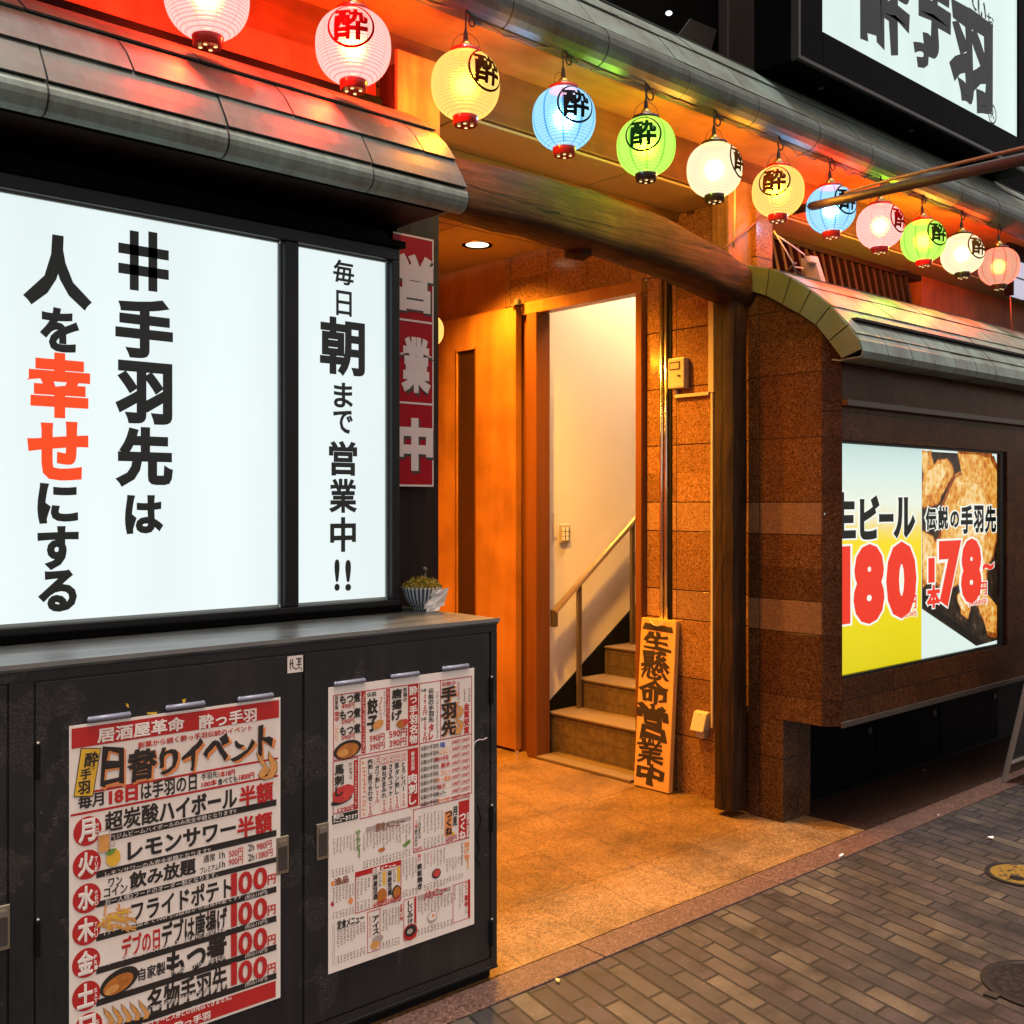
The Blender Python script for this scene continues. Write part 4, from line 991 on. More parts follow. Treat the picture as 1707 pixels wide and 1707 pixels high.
A.build(p2, {"red": ("red_print", M_pred), "redd": ("red_bowl_drawing", M_pred), "redt": ("red_lettering", M_pred), "redm": ("fine_red_print", plain("print_pale_red", (.62, .14, .11), .5)), "white": ("white_lettering", M_pwhite), "wmicro": ("fine_white_print", M_pwhite), "black": ("black_lettering", M_pblack), "orange": ("orange_shadow", M_porange), "otext": ("orange_lettering", M_porange), "yellow": ("yellow_print", M_pyellow), "gold": ("golden_drawing", M_pskin), "blackthin": ("drawing_outline", M_pblack), "green": ("green_lettering", M_pgreen), "leaf": ("bean_drawing", M_pgreen), "blue": ("blue_lettering", M_pblue), "dark2": ("bowl_drawing", M_pblack), "stew": ("stew_drawing", M_pstew), "meat": ("meat_drawing", M_pmeat), "pgrey": ("grey_drawing", M_pgrey), "pwarm": ("rice_drawing", M_pwhite), "micro": ("fine_print", M_pmicro), "brown": ("brown_lettering", plain("print_umber", (.26, .10, .05), .5))})

# magnet bars holding the posters
def magnet(px, py, label):
    c = PY(px, py, YC)
    t = MB(); t.tube([(c[0] - .042, YC - .004, c[1]), (c[0] + .042, YC - .004, c[1])], [.0062, .0062], 10)
    for p in (-1, 1): t.lathe([(.002, -.0062), (.0062, 0), (.002, .0062)], 8, (c[0] + p*.042, YC - .004, c[1]))
    o = t.build("magnet_bar", M_magnet, None, smooth=True); tag(o, label, "magnet", "magnet bars above the posters")
for px, py, l in ((181, 1195, "grey magnet bar above the event poster's left corner"), (308, 1176, "grey magnet bar above the middle of the event poster"), (425, 1162, "grey magnet bar above the event poster's right corner"),
                  (582, 1137, "grey magnet bar above the menu poster's left corner"), (674, 1125, "grey magnet bar above the middle of the menu poster"), (758, 1112, "grey magnet bar above the menu poster's right corner")): magnet(px, py, l)
for i, pts in enumerate(([(210, 1172), (214, 1174), (215, 1180), (211, 1178)], [(304, 1166), (310, 1165), (308, 1172), (305, 1174)], [(245, 1188), (262, 1187), (260, 1191), (246, 1191)])):
    q = [PY(x, y, YC - .001) for x, y in pts]; o = MB().prism_y([q[3], q[2], q[1], q[0]], YC - .0014, YC - .0004).build("tape_scrap", M_pyellow)
    tag(o, ("tiny yellow tape scrap above the event poster's left magnet", "tiny yellow tape scrap on the event poster's middle magnet", "flat yellow tape scrap between the event poster's two left magnets")[i], "tape", "yellow tape scraps")

# ------------------------------------------------------------------ potted moss on the counter
c = PZ(703, 1017, 1.023)
bp = thing("potted_plant", "striped blue and white bowl of yellow green moss on the counter corner", "potted plant", (c[0], c[1], 1.023))
k = N("striped_bowl"); o_ = k.obj(); x_, y_, z_ = k.sep(o_)
ang = k.math('ARCTAN2', y_, x_); s_ = k.math('GREATER_THAN', k.math('SINE', k.math('MULTIPLY', ang, 30.)), .1)
k.base(k.mix(s_, (.04, .06, .10), (.42, .47, .48)), .25)
MB().lathe([(.030, 0), (.030, .01), (.036, .014), (.054, .04), (.062, .066), (.063, .07), (.058, .07), (.05, .05)], 36, (c[0], c[1], 1.023)).build("bowl", k.m, bp, smooth=True)
R = random.Random(9); m = MB()
for i in range(900):
    a = R.uniform(0, 2*PI); r = .058 * math.sqrt(R.random()); x = c[0] + r*math.cos(a); y = c[1] + r*math.sin(a)
    h = .028 * (1 - (r/.062)**2) + R.uniform(0, .012) + .006*math.sin(x*150)*math.cos(y*130); z = 1.023 + .064 + h * R.uniform(.4, 1)
    d = Vector((R.uniform(-1,1), R.uniform(-1,1), R.uniform(.2,1))).normalized() * .008; e = d.cross(Vector((R.uniform(-1,1), R.uniform(-1,1), .3))).normalized() * .003
    p = Vector((x, y, z)); m.add([p - e, p + e, p + d], [(0,1,2)])
m.build("moss", plain("moss_leaf", (.26, .20, .02), .7, 0, .5, 40), bp, solid=False)
m = MB(); R = random.Random(2); grid = []
dirc = Vector((-c[0], -c[1], 0)).normalized(); side = Vector((-dirc.y, dirc.x, 0)); side = side if side.dot(Vector((CR.x, CR.y, 0))) > 0 else -side
base = Vector((c[0], c[1], 1.024)) + dirc * .058 + side * .033
for j in range(7):
    for i in range(7):
        u, v_ = i/6 - .5, j/6
        p = base + side * (u * .06 + .018*v_) + Vector((0,0, .066 * v_ + .01*u)) - dirc * (.03*abs(u) + .012*v_ ) + dirc * (R.uniform(-.005, .005) + .02*v_*v_)
        grid.append(p)
for j in range(6):
    for i in range(6):
        if (i, j) in ((5, 0), (0, 5), (0, 0)): continue
        m.add([grid[j*7+i], grid[j*7+i+1], grid[(j+1)*7+i+1], grid[(j+1)*7+i]], [(0,1,2,3)])
m.build("crumpled_note", M_pwhite, bp, solid=False)
# small dark twig ornament on the door edge behind
tw = MB(); tb = Vector((c[0] + .055, c[1] + .06, 1.023)); tw.tube([tb, tb + Vector((0, 0, .06)), tb + Vector((.003, 0, .12))], .005, 8)
for q in (.05, .085, .118): tw.lathe([(.003, -.009), (.012, 0), (.003, .009)], 10, (tb.x, tb.y, tb.z + q))
tag(tw.build("door_knob_stand", M_dkplastic, None, smooth=True), "small dark turned ornament standing behind the moss bowl", "ornament")

# ------------------------------------------------------------------ red hanging banner
YB = 2.672
hb = thing("hanging_banner", "red three panel hanging banner with white lettering beside the light box", "banner", (2.0, YB, 2.19))
bx0, bx1 = PY(655, 600, YB)[0], PY(722.5, 600, YB)[0]; bz1, bz0 = PY(690, 393, YB)[1], PY(690, 811, YB)[1]
MB().box(bx0, bx1, YB, YB + .003, bz0, bz1).build("sheet", M_banner, hb)
s2 = Sheet(YB)
for t, a, b in (("営", 424, 520), ("業", 562, 655), ("中", 697, 785)):
    s2.text("k", t, 662, 724, a + 3, b + 4, .075, .0010); s2.text("w", t, 660, 721.5, a, b, .06, .0016)
h_ = bz1 - bz0
for q in (0.003, h_*.34, h_*.668, h_ - .003):
    z = bz1 - q; s2.mb("w2").quad((bx0, YB - .0008, z - .003), (bx1, YB - .0008, z - .003), (bx1, YB - .0008, z + .003), (bx0, YB - .0008, z + .003))
s2.mb("w2").quad((bx1 - .005, YB - .0009, bz0), (bx1, YB - .0009, bz0), (bx1, YB - .0009, bz1), (bx1 - .005, YB - .0009, bz1))
s2.build(hb, {"k": ("lettering_shadow", M_pblack), "w": ("white_lettering", M_bwhite), "w2": ("white_border", M_bwhite)})

# ================================================================== BAY WINDOW
XB = 3.812; YF = 2.305; CH = .055
bw = thing("bay_window", "projecting red granite bay with backlit window and chamfered corner", "bay window", (4.5, 2.4, 0))
zbay = .438
low = [(1248,484),(1279,493),(1309,510),(1335,524),(1361,542),(1372,556)]
lp = [PX(x, y, XB) for x, y in low]
side = [(2.72, 0), (2.547, 0), (2.547, zbay), (YF + CH, zbay), (YF + CH, lp[-1][1])] + [q for q in reversed(lp[:-1])] + [(2.72, lp[0][1])]
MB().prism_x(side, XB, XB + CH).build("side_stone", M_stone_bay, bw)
wx0, wx1 = PY(1404, 900, YF)[0], PY(1679, 900, YF)[0]; wz0, wz1 = PY(1404, 1134, YF)[1], PY(1404, 733, YF)[1]
ztopf = lp[-1][1] + .06
fr = MB()
fr.prism_z([(XB + CH, YF), (XB + CH + .001, YF + CH), (XB, YF + CH)], zbay, ztopf)                       # chamfer
fr.box(XB + CH + .0005, 8.6, YF, YF + .045, zbay + .02, wz0); fr.box(XB + CH + .0005, 8.6, YF, YF + .045, wz1, ztopf)
fr.box(XB + CH + .0005, wx0, YF, YF + .045, wz0, wz1); fr.box(wx1, 5.9, YF, YF + .045, wz0, wz1)
fr.box(5.9, 8.6, YF + .001, YF + .045, wz0, wz1)
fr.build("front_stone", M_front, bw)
MB().box(XB + CH, 8.6, YF + .046, 2.9, zbay, zbay + .02).build("bay_underside", M_dark, bw)
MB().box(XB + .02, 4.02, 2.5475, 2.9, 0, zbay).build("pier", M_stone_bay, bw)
MB().box(XB + CH - .01, 8.6, YF - .012, YF - .0005, zbay - .004, zbay + .02).build("bottom_trim", plain("bronze_trim", (.07, .055, .045), .45, .3), bw, bevel=.002)
zl = PY(1405, 672, YF)[1]
MB().box(XB + CH - .005, 8.6, YF - .03, YF - .0005, zl - .012, zl + .014).build("ledge", plain("ledge_stone", (.045, .024, .017), .35), bw, bevel=.003)
for x0, x1 in ((4.06, 4.66), (4.67, 5.3), (5.31, 6.0)):
    d = MB().box(x0, x1, 2.60, 2.62, .03, zbay - .002).build("black_hatch", M_blackbox, bw, bevel=.002)
    MB().tube([(x1 - .06, 2.592, .27), (x1 - .06, 2.599, .27)], .016, 14).build("lock", plain("lock_steel", (.03, .028, .026), .4, .3), d)
MB().box(4.02, 8.6, 2.63, 2.66, 0, zbay).build("hatch_backing", M_dark, bw)
# window frame and posters
wf = MB(); wf.box(wx0, wx1, YF + .012, YF + .03, wz1 - .012, wz1 - .0005); wf.box(wx0, wx1, YF + .012, YF + .03, wz0 + .0005, wz0 + .012); wf.box(wx1 - .05, wx1 - .0005, YF + .012, YF + .03, wz0 + .0125, wz1 - .0125)
wf.build("window_frame", M_frame, bw)
YW = YF + .05
xs0, xsm, xs1 = 3.84, PY(1536, 900, YW)[0], PY(1668, 900, YW)[0]
k = N("beer_print"); p = k.pos(); x_, y_, z_ = k.sep(p)
n = k.noise(p, 26, 5, .6)
zz = k.math('ADD', z_, k.math('MULTIPLY', k.math('SUBTRACT', n, .5), .07))
fz = k.math('DIVIDE', k.math('SUBTRACT', zz, .6), 1.0)
col = k.ramp(fz, [(0, (.72, .60, 0.)), (.3, (.86, .70, 0.)), (.58, (.93, .72, .015)), (.63, (.90, .70, .18)), (.67, (.86, .78, .46)), (.74, (.82, .88, .72)), (.88, (.66, .82, .76)), (1, (.52, .70, .66))])
bub = k.math('LESS_THAN', k.voro(p, 26), .1); low_ = k.math('LESS_THAN', z_, 1.1)
col = k.mix(k.math('MULTIPLY', k.math('MULTIPLY', bub, low_), .35), col, (.55, .38, 0))
k.base((.03, .03, .03), .3); k.l(col, k.b.inputs["Emission Color"]); k.b.inputs["Emission Strength"].default_value = EM
MB().box(xs0, xsm, YW, YW + .01, wz0 - .01, wz1 + .01).build("beer_poster", k.m, bw)
k = N("plate_print"); k.base((.02, .02, .02), .3); k.b.inputs["Emission Color"].default_value = (.78, .92, .86, 1); k.b.inputs["Emission Strength"].default_value = .95 * EM
MB().box(xsm + .0005, xs1, YW, YW + .01, wz0 - .01, wz1 + .01).build("chicken_poster", k.m, bw)
def food(name, stops, sc=9.):
    k = N(name); p = k.pos(); n = k.noise(p, sc, 7, .72, .8); n2 = k.noise(p, 70, 4, .75); lump = k.voro(p, 30)
    f = k.math('ADD', k.math('ADD', k.math('MULTIPLY', n, .55), k.math('MULTIPLY', n2, .3)), k.math('MULTIPLY', lump, .22))
    col = k.ramp(f, stops)
    pep = k.math('LESS_THAN', k.voro(p, 75), .17); pepg = k.math('MULTIPLY', pep, k.math('GREATER_THAN', k.noise(p, 14, 2), .48))
    col = k.mix(k.math('MULTIPLY', pepg, .7), col, (.06, .02, .004))
    k.base((.03, .03, .03), .3); k.l(col, k.b.inputs["Emission Color"]); k.b.inputs["Emission Strength"].default_value = .95 * EM
    return k.m
M_chick = food("chicken_print", [(.30, (.22, .03, .003)), (.42, (.55, .15, .012)), (.52, (.80, .33, .04)), (.62, (.90, .55, .15)), (.74, (1, .80, .45))])
M_crust = food("crust_print", [(.3, (.05, .008, .001)), (.5, (.30, .06, .005)), (.7, (.62, .22, .03))])
M_crest = food("crest_print", [(.30, (.50, .12, .01)), (.44, (.80, .36, .05)), (.55, (.95, .62, .2)), (.68, (1, .86, .58)), (.8, (1, .95, .8))], 12.)
k = N("dark_plate_print"); p = k.pos(); n = k.noise(p, 22, 5, .7); col = k.ramp(n, [(.4, (.006, .004, .003)), (.62, (.05, .028, .012)), (.78, (.35, .24, .12))])
k.base((.02, .02, .02), .3); k.l(col, k.b.inputs["Emission Color"]); k.b.inputs["Emission Strength"].default_value = .9 * EM
M_plate_p = k.m
Z = Sheet(YW, 1380, 700, 3.557)
def clip_poly(pts):                  # keep the pieces of the print on the poster
    return [(min(max(x, 557), 1024), y) for x, y in pts]
Z.poly("plate", clip_poly([(557, 185), (890, 205), (985, 215), (1024, 330), (1024, 1300), (880, 1340), (557, 1120)]), .0006)
Z.poly("rim", clip_poly([(557, 1090), (870, 1335), (930, 1322), (640, 1120), (557, 1060)]), .0010)
for pts in ([(557, 185), (620, 190), (622, 270), (590, 310), (557, 320)],
            [(557, 330), (600, 280), (650, 240), (700, 232), (735, 270), (740, 330), (700, 400), (660, 480), (620, 510), (557, 520)],
            [(770, 200), (900, 208), (960, 225), (1005, 320), (1018, 430), (1010, 600), (985, 760), (940, 900), (930, 1010), (1010, 1120), (990, 1260), (940, 1250), (910, 1150), (880, 1080), (860, 980), (800, 960), (700, 1000), (640, 960), (600, 860), (620, 760), (680, 640), (690, 520), (720, 400), (790, 320)],
            [(557, 660), (620, 690), (650, 760), (640, 880), (600, 960), (557, 985)],
            [(760, 1040), (830, 1010), (850, 1100), (830, 1180), (790, 1150)]):
    gx = sum(p[0] for p in pts) / len(pts); gy = sum(p[1] for p in pts) / len(pts)
    sub = []
    for i_ in range(len(pts)):
        p, q = pts[i_], pts[(i_ + 1) % len(pts)]
        for t_ in (0, .33, .66):
            x, y = p[0] + (q[0] - p[0]) * t_, p[1] + (q[1] - p[1]) * t_
            nz = noise.noise(Vector((x * .03, y * .03, 1.))) * 16
            sub.append((x + nz, y + nz * .8))
    Z.poly("crust", clip_poly([(gx + (x - gx) * 1.07, gy + (y - gy) * 1.06) for x, y in sub]), .0012)
    Z.poly("chick", clip_poly(sub), .0014)
    Z.poly("crest", clip_poly([(gx + (x - gx) * .62 - 12, gy + (y - gy) * .66 - 16) for x, y in sub]), .0017)
W = .0
def out_text(t, xl, xr, yt, yb, key, bold=.045, ob=.11, grow=1.):
    g = 9 * grow
    Z.text("wo", t, xl - g, xr + g, yt - g, yb + g, bold + .05, .0022); Z.text(key, t, xl, xr, yt, yb, bold, .0030)
for t, a, b, c, d in (("生", -15, 163, 428, 705), ("ビ", 185, 303, 445, 710), ("ー", 300, 386, 556, 606), ("ル", 385, 515, 458, 702)): out_text(t, a, b, c, d, "dk", .06, grow=1.1)
for t, a, b, c, d in (("1", 20, 130, 750, 1215), ("8", 148, 332, 735, 1210), ("0", 342, 522, 720, 1178)): out_text(t, a, b, c, d, "rd", .085, grow=1.4)
for t, a, b, c, d in (("税抜", 482, 520, 990, 1028), ("円", 480, 522, 1038, 1120), ("(税込198円)", 432, 524, 1135, 1172)): out_text(t, a, b, c, d, "rd", .03, grow=.7)
for t, a, b, c, d in (("伝", 576, 640, 517, 655), ("説", 650, 710, 512, 652), ("の", 722, 775, 540, 640), ("手", 785, 856, 505, 675), ("羽", 861, 920, 507, 668), ("先", 927, 995, 507, 672)): out_text(t, a, b, c, d, "dk", .05, grow=.9)
for t, a, b, c, d in (("1", 592, 630, 818, 965), ("本", 582, 665, 978, 1115)): out_text(t, a, b, c, d, "rd", .06, grow=.8)
for t, a, b, c, d in (("7", 655, 788, 715, 1108), ("8", 786, 908, 702, 1088)): out_text(t, a, b, c, d, "rd", .085, grow=1.3)
for t, a, b, c, d in (("~", 915, 980, 845, 893), ("円", 893, 940, 960, 1040), ("(税込85円)", 832, 942, 1062, 1100)): out_text(t, a, b, c, d, "rd", .035, grow=.6)
Z.build(bw, {"plate": ("dark_plate_print", M_plate_p), "rim": ("tray_rim_print", glow("rim_print", (.012, .01, .008), 1)), "chick": ("chicken_print", M_chick), "crust": ("crust_print", M_crust), "crest": ("crest_print", M_crest), "wo": ("letter_outline", M_lwhite), "dk": ("black_lettering", M_ink), "rd": ("red_lettering", M_lred2)})
# bay roof
XR0 = 3.792
uc = [(1434,582),(1431,566),(1415,545),(1384,510),(1354,486),(1321,464),(1300,453),(1279,448),(1246,443)]
up_ = [PX(x, y, XR0) for x, y in uc]
lw = [PX(x, y, XR0) for x, y in ((1403,597),(1384,571),(1361,542),(1335,524),(1309,510),(1279,493),(1248,484))]
br = thing("bay_awning", "curved copper shingle roof over the projecting bay, with olive green verge", "awning", (4.5, 2.4, 2.0))
ring = [up_[0], (up_[0][0] + .005, up_[0][1] - .02), lw[0]]
# verge: six copper plates along the curve
def interp(poly, t):
    d = [0.]
    for i in range(len(poly) - 1): d.append(d[-1] + (Vector(poly[i+1]) - Vector(poly[i])).length)
    L_ = t * d[-1]
    for i in range(len(poly) - 1):
        if d[i+1] >= L_ - 1e-9:
            s_ = (L_ - d[i]) / max(1e-9, d[i+1] - d[i]); return tuple(Vector(poly[i]) * (1 - s_) + Vector(poly[i+1]) * s_)
    return poly[-1]
for i in range(6):
    t0, t1 = i / 6 + (.004 if i else 0), (i + 1) / 6 - .004
    ts = [t0 + (t1 - t0) * j / 3 for j in range(4)]
    pts = [interp(lw, t) for t in ts] + [interp(up_, t) for t in reversed(ts)]
    MB().prism_x(pts, XR0, XR0 + .014).build("verge_plate", M_verge, br)
MB().prism_x(lw + list(reversed(up_)), XR0 + .0145, XR0 + .03).build("verge_backing", M_seam, br)
e0 = up_[0]
rollb = [(lw[0][0] + .05, lw[0][1] + .002), (lw[0][0] + .015, lw[0][1] - .006), (lw[0][0] - .02, lw[0][1] - .002), (e0[0] + .004, e0[1] - .028), (e0[0] - .004, e0[1] - .005), up_[1], ((up_[1][0]+up_[2][0])/2, (up_[1][1]+up_[2][1])/2)]
shingles(rollb, [(0, 6)], XR0 + .012, 8.6, .20, 0, br, "rolled_edge", th=.003)
cur = [rollb[-1]] + up_[2:]; dense = [interp(cur, i / 12) for i in range(13)]
dense.append((3.1, dense[-1][1] + .02))
shingles(dense, [(0, 3), (3, 6), (6, 9), (9, 12), (12, 13)], XR0 + .012, 8.6, .20, .5, br, th=.006)
MB().box(XB + .06, 8.6, 2.24, 2.31, ztopf - .012, ztopf - .002).build("awning_soffit", M_darkwood, br)

# junction box and cables on the bay roof
c = PY(1357, 452, 2.66)
jb = thing("junction_box", "small pale junction box with two drooping cables on the bay awning", "junction box", (c[0], 2.66, c[1]))
jm = MB(); bx = [(-.05, .055), (-.015, .06), (.055, -.05), (.02, -.062)]
jm.prism_y([(c[0] + a, c[1] + b) for a, b in reversed(bx)], 2.63, 2.70); jm.build("box", plain("grey_box", (.42, .36, .36), .4), jb, bevel=.004)
jm = MB(); jm.box(c[0] - .075, c[0] - .02, 2.628, 2.66, c[1] + .025, c[1] + .055); jm.build("plug", M_plastic, jb, bevel=.004)
for pts in ([(1290, 385), (1310, 418), (1325, 445), (1338, 447)], [(1292, 390), (1318, 408), (1340, 424), (1346, 436)]):
    q = [PY(x, y, 2.64) for x, y in pts]; MB().tube([(a, 2.64, b) for a, b in q], .0035, 6).build("drooping_cable", M_wirepink, jb, smooth=True)
q = [(c[0] - .16 + .055*math.cos(t), 2.66 + .03*math.sin(t*2), c[1] - .03 + .04*math.sin(t)) for t in [i*.35 for i in range(38)]]
MB().tube(q, .005, 6).build("cable_coil", M_cord, jb, smooth=True)
for i, (sx, sy) in enumerate(((1400, 342), (1497, 453))):
    c = PZ(sx, sy, 2.686); o = MB().lathe([(.06, -.006), (.068, 0), (.068, .003)], 24, (c[0], min(c[1], 3.2), 2.686)).build("ceiling_disc", M_dkplastic, None); 
    tag(o, ("round dark ceiling disc behind the pink lantern", "round dark ceiling disc behind the right green lantern")[i], "ceiling fitting", "round ceiling discs")

# ================================================================== ROOF SIGN
YG = 2.50
rs = thing("roof_sign", "huge white backlit sign box in a black casing above the eave, with black brush lettering", "sign", (4.6, YG, 3.05))
gx0, gx1 = PY(1371, 50, YG)[0], PY(1699, 50, YG)[0]; gz0 = PY(1371, 53, YG)[1]; gxo = PY(1330, 96, YG)[0]; gzo = PY(1330, 96, YG)[1]
gz1 = gz0 + 1.15
MB().box(gx0, gx1, YG + .012, YG + .02, gz0, gz1).build("lit_panel", M_lit_up, rs)
f = MB(); f.box(gxo, gx0 + .003, YG, YG + .22, gzo, gz1 + .14); f.box(gx1 - .003, gx1 + .16, YG, YG + .22, gzo, gz1 + .14); f.box(gx0 + .0035, gx1 - .0035, YG, YG + .22, gzo, gz0 + .003); f.box(gx0 + .0035, gx1 - .0035, YG, YG + .22, gz1 - .003, gz1 + .14); f.box(gx0, gx1, YG + .14, YG + .2, gz0, gz1)
f.build("casing", M_blackbox, rs, bevel=.004)
MB().box(gxo - .004, gxo + .012, YG - .006, YG + .03, gzo - .003, gz1).box(gxo + .013, gx1 + .16, YG - .006, YG + .012, gzo - .003, gzo + .012).build("edge_strip", plain("casing_edge", (.06, .055, .05), .3, .4), rs)
for px in (1370, 1520, 1640):
    xx = PY(px, 200, YG + .1)[0]; MB().box(xx, xx + .02, YG + .1, YG + .12, gzo - .006, gzo - .0002).build("clip", M_edge, rs)
m = MB(); fn = lambda u, v: (u, YG + .0105, v)
SG = lambda x, y: PY(1240 + x / 3.655, y / 3.655, YG + .0105)
def at_sign(t, xl, xr, yt, yb, bo, sl=0., wb=.07):   # pixel box of the zoomed sign, tops may lie outside the photo
    xm = (xl + xr) / 2
    ink(m, t, (SG(xl, 0)[0], SG(xr, 0)[0], SG(xm, yb)[1], SG(xm, yt)[1]), fn, bo, slant=sl, wob=wb, seed=xl * .01)
at_sign("酔", 705, 1000, -430, 305, .06); at_sign("っ", 1030, 1128, 252, 420, .10); at_sign("手", 1060, 1270, -330, 380, .075); at_sign("羽", 1252, 1512, 60, 655, .07)
at_sign("お", 1478, 1525, 85, 180, .015); at_sign("い", 1425, 1475, 0, 130, .03); at_sign("て", 1370, 1425, -60, 60, .03)
ring_c = SG(1514, 695); at_sign("R", 1503, 1527, 668, 722, .02, wb=0)
for i in range(28):
    a0, a1 = 2*PI*i/28, 2*PI*(i+1)/28
    P_ = lambda a, r: (ring_c[0] + .050*r*math.cos(a), YG + .0105, ring_c[1] + .054*r*math.sin(a))
    m.quad(P_(a0, .82), P_(a1, .82), P_(a1, 1), P_(a0, 1))
flip_to_street(m); m.build("brush_lettering", M_ink, rs, solid=False)

# long pole in front of the blue lantern
A0 = Vector((4.24, 2.75, 2.699)); B0 = Vector((2.44, 1.0, 2.119)); dv = B0 - A0
po = thing("rusty_pole", "dark rusty pole slanting out from under the eave across the blue lantern", "pole", tuple(A0))
MB().tube([A0 - dv * .05, A0 + dv * .3, A0 + dv * 1.3], [.020, .018, .013], 12).build("tube", plain("rust", (.012, .006, .005), .6, .1, .5, 14), po, smooth=True)
MB().tube([A0 + dv * .35 + Vector((0, 0, .023)), A0 + dv * .6 + Vector((0, 0, .030)), A0 + dv * 1.28 + Vector((0, 0, .022))], .005, 6).build("cable", M_wirebrown, po, smooth=True)

# ================================================================== LANTERNS
YL = 2.50
ZT = CAM_H + (2.735 - CAM_H) * QE
PAL = {"pink": ((1.0, .66, .60), (1.0, .20, .15), (1.0, .30, .25), (1.0, .035, .006)),
       "yellow": ((1.0, .74, .20), (1.0, .45, .04), (1.0, .58, .08), (1.0, .33, .015)),
       "blue": ((.42, .82, 1.0), (.10, .45, .9), (.015, .33, .80), (.30, .60, 1.0)),
       "green": ((.62, 1.0, .16), (.30, .78, .03), (.16, .66, .02), (.42, .80, .03)),
       "white": ((1.0, .90, .62), (1.0, .68, .30), (1.0, .80, .42), (1.0, .40, .04)),
       "coral": ((1.0, .52, .34), (1.0, .24, .13), (1.0, .12, .06), (1.0, .05, .006))}
def paper_mat(nm):
    pc, lc, sc, light = PAL[nm]
    k = N("lantern_paper_" + nm); o_ = k.obj(); x_, y_, z_ = k.sep(o_)
    rib = k.math('SINE', k.math('MULTIPLY', z_, 2*PI*26/.185)); ribm = k.math('GREATER_THAN', rib, .55)
    ang = k.math('MULTIPLY', k.math('ARCTAN2', y_, x_), 10/(2*PI)); fr_ = k.math('FRACT', k.math('ADD', ang, 20.3))
    hw = .055 if nm in ("blue", "green", "coral") else .045
    strm = k.math('LESS_THAN', k.math('ABSOLUTE', k.math('SUBTRACT', fr_, .5)), hw)
    col = k.mix(k.math('MULTIPLY', ribm, .62), pc, lc)
    col = k.mix(k.math('MULTIPLY', strm, .85 if nm in ("blue", "green", "coral") else .35), col, sc)
    em = k.n("Emission"); k.l(col, em.inputs[0]); em.inputs[1].default_value = 1.15 * EM if nm != "coral" else .9 * EM
    tr = k.n("BsdfTransparent"); tr.inputs[0].default_value = (1, 1, 1, 1)
    rf = k.n("BsdfRefraction"); rf.inputs["Roughness"].default_value = .62; rf.inputs["IOR"].default_value = 1.25; k.l(col, rf.inputs["Color"])
    m0 = k.n("MixShader"); m0.inputs[0].default_value = .22; k.l(em.outputs[0], m0.inputs[1]); k.l(tr.outputs[0], m0.inputs[2])
    mx = k.n("MixShader"); mx.inputs[0].default_value = .05; k.l(m0.outputs[0], mx.inputs[1]); k.l(rf.outputs[0], mx.inputs[2])
    k.l(mx.outputs[0], k.out.inputs[0])
    return k.m
M_capred = plain("red_lacquer", (.42, .018, .010), .22, 0, .1)
M_capdark = plain("dark_lacquer", (.045, .016, .010), .22, 0, .1)
M_hole = glow("cap_hole_light", (1.0, .70, .30), 1.6)
RL = .096
def lprof(z):                        # egg outline of the paper: radius at height z (-.092 .. .092)
    t = z / .096
    r = RL * (max(0, 1 - abs(t) ** 2.35)) ** .5
    return max(r, .034) * (1 + .02 * t)
zs_ = [-.092 + .184 * i / 104 for i in range(105)]
prof = [(lprof(z) + .0009 * math.cos(2*PI*26*z/.185 - PI/2), z) for z in zs_]
paper_meshes = {}
def emblem_mesh():
    m = MB(); 
    bm = bmesh.new()
    v, f, x0, x1, y0, y1 = glyphs("酔", .038)
    vs = [bm.verts.new(((a - (x0+x1)/2) / (x1-x0) * .086, (b - (y0+y1)/2) / (y1-y0) * .084, z_)) for a, b, z_ in v]
    for q in f:
        try: bm.faces.new([vs[i] for i in q])
        except ValueError: pass
    for i in range(56):
        a0, a1 = 2*PI*i/56, 2*PI*(i+1)/56
        q = [bm.verts.new((r*math.cos(a), r*math.sin(a), 0)) for r, a in ((.0545, a0), (.0605, a0), (.0605, a1), (.0545, a1))]
        bm.faces.new(q)
    for ax in (0, 1):
        for i in range(-6, 7):
            no = (1, 0, 0) if ax == 0 else (0, 1, 0); co = (i*.009, 0, 0) if ax == 0 else (0, i*.009, 0)
            bmesh.ops.bisect_plane(bm, geom=bm.verts[:] + bm.edges[:] + bm.faces[:], plane_co=co, plane_no=no)
    for q in bm.verts:
        u, z = q.co.x, q.co.y + .018
        th = u / RL; r = lprof(z) + .0034 + q.co.z * .01
        q.co = Vector((r * math.cos(th), r * math.sin(th), z))
    me = bpy.data.meshes.new("emblem"); bmesh.ops.recalc_face_normals(bm, faces=bm.faces); bm.to_mesh(me); bm.free(); return me
em_me = emblem_mesh()
def me_of(mb, name, smooth=True):
    me = bpy.data.meshes.new(name); me.from_pydata(mb.v, [], mb.f)
    bm = bmesh.new(); bm.from_mesh(me); bmesh.ops.recalc_face_normals(bm, faces=bm.faces); bm.to_mesh(me); bm.free()
    for p in me.polygons: p.use_smooth = smooth
    return me
cap_top = me_of(MB().lathe([(.030, .086), (.044, .084), (.046, .088), (.045, .097), (.030, .101)], 32), "top_cap")
cap_bot = me_of(MB().lathe([(.029, -.112), (.031, -.113), (.0335, -.110), (.037, -.088), (.036, -.084)], 32), "bottom_cap")
hm = MB()
for i in range(4):
    a = PI/4 + i*PI/2; hm.lathe([(.0045, -.1142), (.0045, -.1132)], 10, (.018*math.cos(a), .018*math.sin(a), 0))
hole_me = me_of(hm, "cap_hole", False)
sock_me = me_of(MB().lathe([(.014, .101), (.018, .103), (.0185, .112), (.016, .118), (.010, .124), (.006, .127)], 20), "brass_socket")
paper_me = me_of(MB().lathe(prof, 60, caps=False), "paper_shade")
